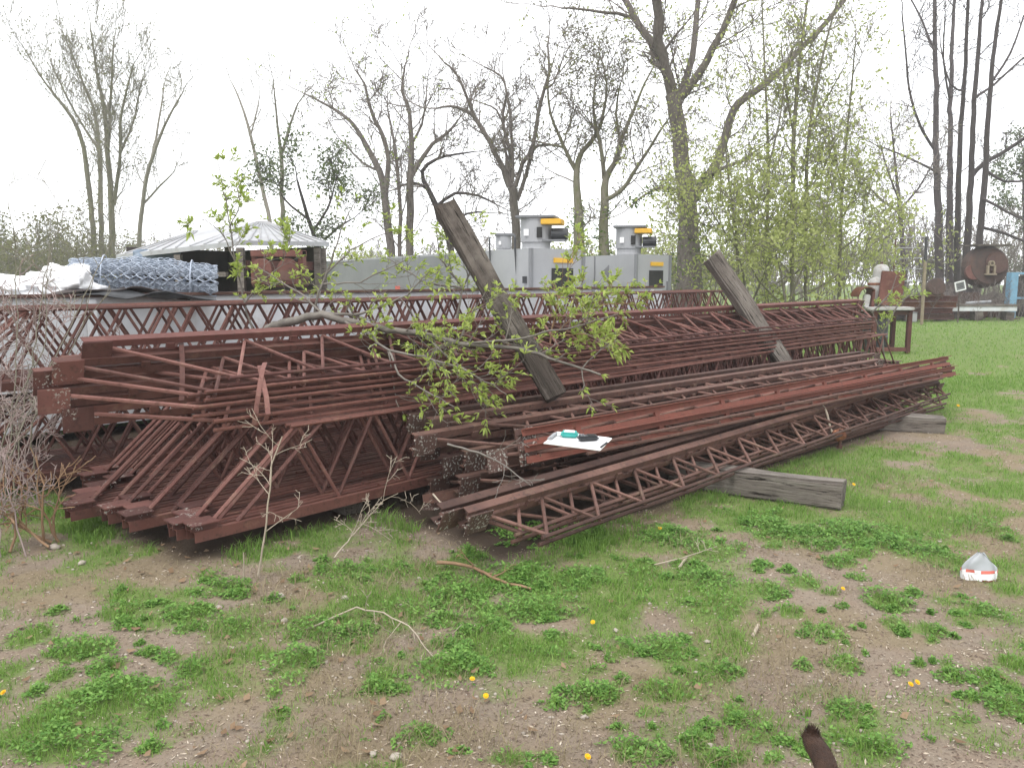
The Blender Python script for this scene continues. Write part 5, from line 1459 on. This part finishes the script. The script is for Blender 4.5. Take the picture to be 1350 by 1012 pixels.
for (px, py, L, lab) in [(1071, 718, .09, 'short pale wood chip standing in the grass'), (996, 832, .11, 'pale splinter lying on bare dirt'), (900, 742, .16, 'thin bleached splinter before the pile')]:
    q = on(px, py); b = MB(); b.box((0, 0, .008), (L, .03 if L < .1 else .014, .012), bev=.003); o = b.build('wood_chip', M['twig_straw'], None, loc=Vector((q.x, q.y, gz(q.x, q.y) + .004))); o.rotation_euler = (0, R(-8), R(60 if px < 1050 else 80)); tag(o, lab, 'wood chip')


# sticks and dead stalks
def stick(name, label, cat, pts, r0, r1, mt, side=0, slen=.25, group=None, kids=(3, 2), lev=1, rmin=.0016, spread=.8):
    b0 = pts[0]
    r = empty(name, b0, label, cat, group)
    P_ = []
    n = len(pts) - 1
    for i in range(n):
        k = max(2, int((pts[i + 1] - pts[i]).length / .05))
        for j in range(k): P_.append(pts[i].lerp(pts[i + 1], j / k) - b0 + rv(r0 * .3))
    P_.append(pts[-1] - b0)
    R_ = [r0 + (r1 - r0) * i / (len(P_) - 1) for i in range(len(P_))]
    out = []; tips = []
    if side:
        for _ in range(side):
            i = rnd.randrange(len(P_) // 3, len(P_) - 1); ax = (P_[i + 1] - P_[i]).normalized(); s = rv(); s = (s - ax * s.dot(ax)).normalized()
            grow(P_[i], ax * .6 + s * spread, slen * rnd.uniform(.5, 1.2), R_[i] * .6, lev, out, tips, .02, .15, kids, .5, 5, .7, rmin)
    link('stem', tubes_mesh('stem', [([tuple(p) for p in P_], R_)] + out, 6), M[mt], r, True)
    return r


gp = lambda px, py, z=.012: on(px, py, z)
stick('fallen_stick', 'brown forked stick lying on the grass before the slumped pile', 'stick', [gp(575, 741, .03), gp(600, 742, .03), gp(625, 748), gp(648, 760, .02), gp(672, 769), gp(700, 776)], .011, .006, 'stick', 4, .16)
stick('fallen_twig', 'thin bleached twig lying across clover tufts at left of centre', 'twig', [gp(405, 829), gp(470, 800, .03), gp(505, 808, .04), gp(540, 825, .03), gp(572, 866, .02)], .005, .002, 'twig_straw', 9, .22)
stick('fallen_twig', 'straight pale twig lying in the grass right of the tufts', 'twig', [gp(862, 744), gp(900, 735, .02), gp(945, 720, .02)], .004, .002, 'twig_straw', 3, .1)
q = on(340, 762)
stick('dead_stalk', 'tall bleached dead weed stalk standing before the joists with a brushy top', 'dead weed', [Vector((q.x, q.y, 0)), at(350, 700, q.y), at(357, 640, q.y), at(357, 612, q.y), at(372, 575, q.y)], .006, .003, 'twig_straw', 8, .22, kids=(3, 2), lev=2, rmin=.0013, spread=.9)
q = on(322, 765)
stick('dead_stalk', 'short broken dead weed stalk beside the tall bleached one', 'dead weed', [Vector((q.x, q.y, 0)), at(321, 728, q.y)], .005, .003, 'twig_straw')
stick('dead_branch', 'bare dead branch lying against the lower chord of the standing joists', 'branch', [on(440, 735, .05), at(478, 690, 4.75), at(505, 660, 4.8), at(525, 650, 4.8)], .0045, .002, 'twig_straw', 7, .25, kids=(3, 3), lev=2)
stick('dead_branch', 'grey dead branch stuck in the near end of the slumped pile', 'branch', [at(590, 585, 4.75), at(640, 600, 4.6), at(664, 612, 4.55), at(700, 640, 4.5)], .007, .003, 'branch', 5, .26, kids=(3, 3), lev=1)
stick('dead_branch', 'curved bleached branch poking out under the plates of the slumped pile', 'branch', [at(571, 651, 4.65), at(580, 662, 4.5), at(604, 667, 4.45)], .006, .004, 'twig_straw')


# bare brush at the left border
def bare_bush(name, label, base_px, D, stems, mt, side, slen, lev, r0, group, rmin=.0022, kids=(4, 4, 3)):
    q = at(base_px[0], base_px[1], D); q.z = 0
    r = empty(name, q, label, 'bush', group); main = []; out = []; tips = []
    for S in stems:
        P0 = [Vector((q.x + rnd.uniform(-.15, .15), q.y + rnd.uniform(-.15, .15), 0))] + [at(x, y, D + dd) for (x, y, dd) in S]
        P_ = []
        for i in range(len(P0) - 1):
            k = max(2, int((P0[i + 1] - P0[i]).length / .07))
            for j in range(k): P_.append(P0[i].lerp(P0[i + 1], j / k) - q + rv(.006))
        P_.append(P0[-1] - q); R_ = [r0 * (1 - .8 * i / len(P_)) for i in range(len(P_))]
        main.append(([tuple(p) for p in P_], R_))
        for _ in range(side):
            i = rnd.randrange(len(P_) // 4, len(P_) - 1); ax = (P_[i + 1] - P_[i]).normalized(); s = rv(); s = (s - ax * s.dot(ax)).normalized()
            grow(P_[i], ax * .5 + s * .8, slen * rnd.uniform(.5, 1.2), R_[i] * .6, lev, out, tips, .03, .16, kids, .55, 5, .75, rmin)
    link('stems', tubes_mesh('stems', main + out, 4), M[mt], r, True)
    return r


bare_bush('dry_bush', 'tangled mauve dry bush in front of the back rows at the left border', (30, 640), 5.3,
          [[(40, 560, 0), (60, 480, .2), (80, 410, .3)], [(20, 560, 0), (30, 470, 0), (50, 400, .2)], [(10, 580, 0), (0, 500, .1), (10, 420, .1)], [(50, 580, .1), (85, 520, .2), (110, 440, .3)], [(5, 600, 0), (-20, 520, 0), (-10, 440, .1)], [(40, 580, .1), (70, 500, .3), (60, 430, .3)]],
          'twig_mauve', 7, .40, 2, .006, 'dry bushes at the left border', .0026)
bare_bush('dry_bush', 'pale whip stems rising past the white bin at the left border', (10, 660), 5.0,
          [[(20, 520, .1), (22, 400, .2), (20, 300, .3), (5, 215, .4)], [(30, 540, .1), (52, 420, .2), (62, 350, .3), (100, 240, .4)], [(40, 560, .1), (110, 430, .3), (128, 350, .4), (95, 290, .4)], [(10, 560, 0), (60, 450, .1), (66, 300, .2), (58, 270, .2)], [(30, 560, 0), (140, 330, .5), (170, 280, .6)]],
          'twig_pale', 6, .30, 1, .007, 'dry bushes at the left border', .0022)
bare_bush('dry_bush', 'tan broken stalks at the foot of the dry bush', (45, 712), 4.6,
          [[(52, 660, 0), (48, 600, .05)], [(55, 690, 0), (60, 640, 0), (40, 590, .1)], [(20, 690, 0), (15, 640, 0)], [(70, 690, .1), (78, 655, .2), (100, 615, .2)], [(5, 680, 0), (-5, 620, 0)], [(30, 690, 0), (32, 650, 0), (10, 600, .1)]],
          'stick', 3, .25, 1, .010, 'dry bushes at the left border', .003)
bare_bush('dry_bush', 'low grey dead stems along the left border before the bin', (5, 690), 4.5,
          [[(10, 640, 0), (30, 590, .1), (50, 565, .2)], [(0, 630, 0), (15, 560, 0), (40, 500, .1)], [(-10, 640, 0), (-5, 560, 0), (20, 520, 0)], [(15, 650, 0), (70, 600, .2)]],
          'twig_mauve', 4, .3, 2, .006, 'dry bushes at the left border', .0022)


# leafy branches
def leaf_cluster(V, p, d, size):
    """five narrow leaflets fanned from a shoot tip"""
    d = d.normalized(); n = rnd.randint(4, 7)
    sd = d.cross(Vector((0, 0, 1)))
    if sd.length < .1: sd = Vector((1, 0, 0))
    sd.normalize(); up = sd.cross(d)
    for k in range(n):
        a = rnd.uniform(0, 6.283); sp_ = rnd.uniform(.35, 1.1)
        o = (d + (sd * math.cos(a) + up * math.sin(a)) * sp_).normalized()
        L = size * rnd.uniform(.5, 1.1); w = L * rnd.uniform(.12, .20)
        s2 = o.cross(Vector((rnd.gauss(0, .4), rnd.gauss(0, .4), 1))).normalized()
        dr = Vector((0, 0, -L * rnd.uniform(.05, .35)))
        a0 = p + o * L * .08; m1 = p + o * L * .5 + Vector((0, 0, L * .05)); t = p + o * L + dr
        V.append((a0, m1 + s2 * w, t, m1 - s2 * w))


def leafy_branch(name, label, limbs, D_of, r_px, mt, side, slen, lsize, group, dens=1.0, catg='branch', lev=1, root=None, every=.055):
    lines = []
    for L in limbs:
        lines.append([at(x, y, d) for (x, y, d) in L])
    b0 = lines[0][0].copy() if root is None else root
    r = empty(name, b0, label, catg, group); main = []; out = []; tips = []; LV = []
    for li, P0 in enumerate(lines):
        P_ = []; R_ = []
        w0, w1 = r_px[li]
        for i in range(len(P0) - 1):
            k = max(2, int((P0[i + 1] - P0[i]).length / .06))
            for j in range(k): P_.append(P0[i].lerp(P0[i + 1], j / k) - b0 + rv(.004))
        P_.append(P0[-1] - b0); n = len(P_)
        R_ = [w0 + (w1 - w0) * i / (n - 1) for i in range(n)]
        main.append(([tuple(p) for p in P_], R_))
        for _ in range(side[li]):
            i = rnd.randrange(int(n * .2), n - 1); ax = (P_[i + 1] - P_[i]).normalized(); s = rv(); s.y *= .7; s = (s - ax * s.dot(ax)).normalized()
            o2 = []; t2 = []
            grow(P_[i], ax * .6 + s * .8 + Vector((0, 0, .15)), slen * rnd.uniform(.4, 1.15), min(R_[i] * .55, .006), lev, o2, t2, .04, .14, (3, 2), .55, 5, .7, .0018)
            out += o2
            if rnd.random() < dens:
                for (p, d) in t2: leaf_cluster(LV, p, d + Vector((0, 0, .3)), lsize * rnd.uniform(.7, 1.15))
                for (pp, _r) in o2:
                    if rnd.random() < .5: k = rnd.randrange(1, len(pp) - 1); leaf_cluster(LV, Vector(pp[k]), Vector(pp[k + 1]) - Vector(pp[k]) + Vector((0, 0, .02)), lsize * .8)
        if dens > 0: leaf_cluster(LV, P_[-1], P_[-1] - P_[-2], lsize)
    link('stems', tubes_mesh('stems', main + out, 5), M[mt], r, True)
    if LV:
        V = np.array([[tuple(q) for q in l] for l in LV]).reshape(-1, 3)
        link('leaves', fast_mesh('leaves', V, np.arange(len(V)).reshape(-1, 4)), M['leaf_near'], r)
    return r


leafy_branch('fallen_branch', 'grey fallen limb with fresh yellow green leaves lying over the tilted stack',
             [[(352, 434, 6.7), (372, 426, 6.5), (400, 420, 6.35), (425, 414, 6.25), (452, 422, 6.15), (510, 434, 6.0), (558, 441, 5.95), (607, 452, 5.9), (660, 458, 5.85), (690, 461, 5.85), (753, 481, 5.8), (792, 494, 5.7)],
              [(452, 422, 6.15), (486, 440, 5.9), (512, 462, 5.7), (525, 493, 5.5), (560, 515, 5.4), (599, 536, 5.3)],
              [(425, 414, 6.25), (475, 414, 6.1), (537, 389, 6.05), (566, 358, 6.0)],
              [(607, 452, 5.9), (666, 449, 5.8), (715, 439, 5.75), (761, 430, 5.7), (815, 414, 5.65)],
              [(607, 445, 5.9), (624, 410, 5.85), (640, 385, 5.8)],
              [(512, 462, 5.7), (560, 470, 5.6), (610, 486, 5.5), (650, 508, 5.45), (668, 520, 5.4)],
              [(425, 414, 6.25), (400, 390, 6.3), (372, 372, 6.35), (340, 352, 6.4)],
              [(512, 462, 5.7), (519, 500, 5.6), (522, 530, 5.5), (532, 545, 5.45)],
              [(558, 441, 5.95), (590, 470, 5.7), (630, 500, 5.55), (650, 520, 5.5)]],
             None, [(.040, .008), (.013, .004), (.014, .004), (.011, .004), (.008, .003), (.010, .003), (.010, .004), (.006, .002), (.008, .003)], 'branch',
             [22, 7, 12, 10, 5, 13, 7, 2, 9], .32, .066, 'leafy branches over the joists')
leafy_branch('leafy_shoot', 'upright yellow stemmed shoot with leaves before the open dryers',
             [[(724, 470, 6.9), (726, 443, 6.9), (736, 393, 6.95), (749, 368, 7.0), (748, 335, 7.0)], [(726, 443, 6.9), (760, 415, 6.8), (800, 400, 6.75), (838, 402, 6.7)], [(736, 393, 6.95), (775, 395, 6.8), (812, 392, 6.8)], [(726, 443, 6.9), (770, 440, 6.7), (810, 450, 6.6)]],
             None, [(.009, .003)] + [(.007, .003)] * 3, 'stick', [11, 12, 9, 12], .26, .08, 'leafy branches over the joists')
leafy_branch('leafy_shoot', 'upright grey stemmed shoot rising past the right end of the shed roof',
             [[(412, 425, 6.6), (420, 385, 6.6), (437, 345, 6.6), (450, 300, 6.6), (470, 262, 6.6)], [(430, 362, 6.6), (462, 330, 6.55), (490, 315, 6.5), (530, 300, 6.5)], [(425, 375, 6.6), (475, 372, 6.5), (520, 350, 6.5), (560, 330, 6.5)]],
             None, [(.012, .003), (.008, .003), (.008, .003)], 'branch', [7, 6, 7], .28, .07, 'leafy branches over the joists', .8)
leafy_branch('leafy_shoot', 'tall thin shoot with sparse leaf tufts before the dark side of the shed',
             [[(335, 440, 7.0), (322, 400, 7.0), (312, 350, 7.0), (302, 290, 7.0), (287, 212, 7.0)], [(312, 350, 7.0), (295, 310, 6.95), (270, 288, 6.9), (240, 290, 6.9)], [(302, 300, 7.0), (316, 270, 6.95), (312, 240, 6.95)], [(322, 400, 7.0), (345, 370, 6.9), (372, 350, 6.9), (385, 310, 6.9)]],
             None, [(.010, .0025), (.006, .002), (.006, .002), (.008, .0025)], 'branch', [9, 4, 4, 9], .22, .08, 'leafy branches over the joists')
leafy_branch('leafy_shoot', 'small leafy shoot beside the far end of the tilted stack',
             [[(1165, 470, 14.8), (1163, 440, 14.7), (1150, 412, 14.6), (1136, 402, 14.4)], [(1163, 440, 14.7), (1185, 400, 14.6), (1210, 380, 14.6)], [(1150, 412, 14.6), (1175, 385, 14.4), (1182, 362, 14.4)]],
             None, [(.016, .006)] * 3, 'branch', [7, 5, 5], .4, .11, 'leafy branches over the joists')
leafy_branch('leafy_shoot', 'leafy shoot low behind the rows between the fallen limb and the dark timber',
             [[(600, 430, 7.6), (610, 380, 7.6), (628, 340, 7.5), (645, 310, 7.5)], [(610, 380, 7.6), (580, 340, 7.5), (575, 300, 7.5)], [(610, 380, 7.6), (560, 372, 7.5), (510, 340, 7.5)]],
             None, [(.012, .004)] * 3, 'branch', [6, 5, 5], .3, .08, 'leafy branches over the joists')

# a brown dog at the viewer's feet, only its raised tail in the picture
t0 = at(1092, 1018, 1.62); t1 = at(1074, 982, 1.70); tip = at(1069, 970, 1.72)
hip = Vector((at(1110, 1130, 1.42).x, 1.42, .46))
fw = Vector((.10, -1, 0)).normalized(); sd = Vector((fw.y, -fw.x, 0)) * -1
P_ = lambda f_, s_, z_: hip + fw * f_ + sd * s_ + Vector((0, 0, z_ - hip.z))
J = []; E = []; RD = []
def jn(p, r_, par=None):
    J.append(tuple(p)); RD.append(r_)
    if par is not None: E.append((par, len(J) - 1))
    return len(J) - 1
pel = jn(hip, .085)
mid_ = jn(P_(.18, 0, .44), .085, pel); ch = jn(P_(.38, 0, .42), .105, mid_); sh = jn(P_(.50, 0, .47), .085, ch)
nk = jn(P_(.60, 0, .56), .060, sh); hd = jn(P_(.68, 0, .63), .070, nk); mz = jn(P_(.78, 0, .605), .040, hd); ns = jn(P_(.86, 0, .59), .026, mz)
for s in (-1, 1):
    e1 = jn(P_(.66, s * .06, .67), .022, hd); jn(P_(.66, s * .10, .62), .012, e1)
    a = jn(P_(.02, s * .075, .36), .062, pel); k_ = jn(P_(.09, s * .085, .26), .042, a); hk = jn(P_(-.05, s * .085, .15), .022, k_); ft = jn(P_(-.01, s * .085, .03), .020, hk); jn(P_(.05, s * .085, .02), .022, ft)
    a = jn(P_(.46, s * .07, .34), .048, ch); el = jn(P_(.42, s * .08, .24), .034, a); wr = jn(P_(.45, s * .08, .11), .021, el); ft = jn(P_(.45, s * .08, .03), .020, wr); jn(P_(.50, s * .08, .02), .022, ft)
tb = jn(P_(-.09, 0, .485), .030, pel)
prev = tb; tbp = P_(-.09, 0, .485)
path = [tbp.lerp(t0, .5) + Vector((0, .01, .0)), t0, t0.lerp(t1, .5) + Vector((.003, 0, .004)), t1, tip, at(1071, 963, 1.72)]
for q, r_ in zip(path, (.028, .0275, .027, .026, .0235, .016)): prev = jn(q, r_, prev)
me = bpy.data.meshes.new('dog'); me.from_pydata(J, E, []); o = link('dog', me, M['fur'])
sk = o.modifiers.new('skin', 'SKIN'); sv = me.skin_vertices[0].data
for i_, r_ in enumerate(RD): sv[i_].radius = (r_, r_)
sv[0].use_root = True
ss = o.modifiers.new('sub', 'SUBSURF'); ss.levels = 2; ss.render_levels = 2; sk.use_smooth_shade = True
dg = bpy.context.evaluated_depsgraph_get(); me2 = bpy.data.meshes.new_from_object(o.evaluated_get(dg)); o.modifiers.clear(); o.data = me2
me2.materials.clear(); me2.materials.append(M['fur'])
# short hairs over the tail and rump
hv = []; tl = [tbp] + path
for _ in range(2600):
    k = rnd.random() * (len(tl) - 1); i_ = int(k); p = tl[i_].lerp(tl[min(i_ + 1, len(tl) - 1)], k - i_); ax = (tl[min(i_ + 1, len(tl) - 1)] - tl[i_]).normalized()
    s = rv(); s = (s - ax * s.dot(ax)).normalized(); rr_ = np.interp(k, range(len(tl)), [.03, .025, .024, .023, .022, .018, .008])
    a_ = p + s * rr_ * .8; e_ = p + s * (rr_ + .004) + ax * rnd.uniform(.010, .02); w_ = ax.cross(s) * .0009
    hv += [tuple(a_ - w_), tuple(a_ + w_), tuple(e_)]
hm = fast_mesh('tail_hair', np.array(hv), None, np.arange(len(hv)).reshape(-1, 3)); ho = link('tail_hair', hm, M['fur'], o)
tag(o, 'dark brown short haired dog, only its upright curled tail showing at the bottom', 'dog')

# thin milky air of a bright overcast day
b = MB(); b.box((0, 0, 12.5), (400, 400, 27.1))
hm_ = bpy.data.materials.new('milky_air'); hm_.use_nodes = True; nt = hm_.node_tree; nt.nodes.clear()
vp = nd(nt, 'ShaderNodeVolumePrincipled'); vp.inputs['Density'].default_value = 0.0019; vp.inputs['Color'].default_value = (1, 1, 1, 1)
ho_ = nd(nt, 'ShaderNodeOutputMaterial'); nt.links.new(vp.outputs[0], ho_.inputs['Volume'])
tag(b.build('haze', hm_), kind='stuff')

# ================================================================== CAMERA AND LIGHT
cd_ = bpy.data.cameras.new('camera'); cam = bpy.data.objects.new('camera', cd_); col.objects.link(cam)
cd_.sensor_width = 36.0; cd_.lens = F / 1350 * 36.0; cd_.clip_end = 2000; cd_.clip_start = 0.05
cam.location = CAM; cam.rotation_euler = (math.pi / 2 - PITCH, 0, 0)
scene.camera = cam
w = bpy.data.worlds.new('World'); scene.world = w; w.use_nodes = True
nt = w.node_tree; nt.nodes.clear()
sky = nd(nt, 'ShaderNodeTexSky', sky_type='NISHITA'); sky.sun_disc = False
SUN_EL, SUN_AZ = 58.0, 205.0
sky.sun_elevation = R(SUN_EL); sky.sun_rotation = R(SUN_AZ)
hs = nd(nt, 'ShaderNodeHueSaturation'); hs.inputs['Saturation'].default_value = 0.25; nt.links.new(sky.outputs[0], hs.inputs['Color'])
# a closed bright cloud deck over the blue
mx = nd(nt, 'ShaderNodeMix', data_type='RGBA'); mx.inputs[0].default_value = 0.88
nt.links.new(hs.outputs[0], mx.inputs[6]); mx.inputs[7].default_value = (11.0, 11.15, 11.5, 1)
bg = nd(nt, 'ShaderNodeBackground'); bg.inputs[1].default_value = 0.15
nt.links.new(mx.outputs[2], bg.inputs[0])
wo = nd(nt, 'ShaderNodeOutputWorld'); nt.links.new(bg.outputs[0], wo.inputs[0])
sl = bpy.data.lights.new('sun', 'SUN'); sl.energy = 1.5; sl.angle = R(18); sl.color = (1.0, 0.97, 0.92)
so = bpy.data.objects.new('sun', sl); col.objects.link(so)
az = R(SUN_AZ)
dirv = Vector((math.sin(az) * math.cos(R(SUN_EL)), math.cos(az) * math.cos(R(SUN_EL)), math.sin(R(SUN_EL))))
so.rotation_euler = dirv.to_track_quat('Z', 'Y').to_euler()
vs = scene.view_settings
vs.view_transform = 'Standard'; vs.look = 'None'; vs.gamma = 1.0; vs.exposure = 0.38; vs.use_curve_mapping = False
scene.cycles.max_bounces = 6; scene.cycles.transparent_max_bounces = 8
scene.cycles.use_denoising = True
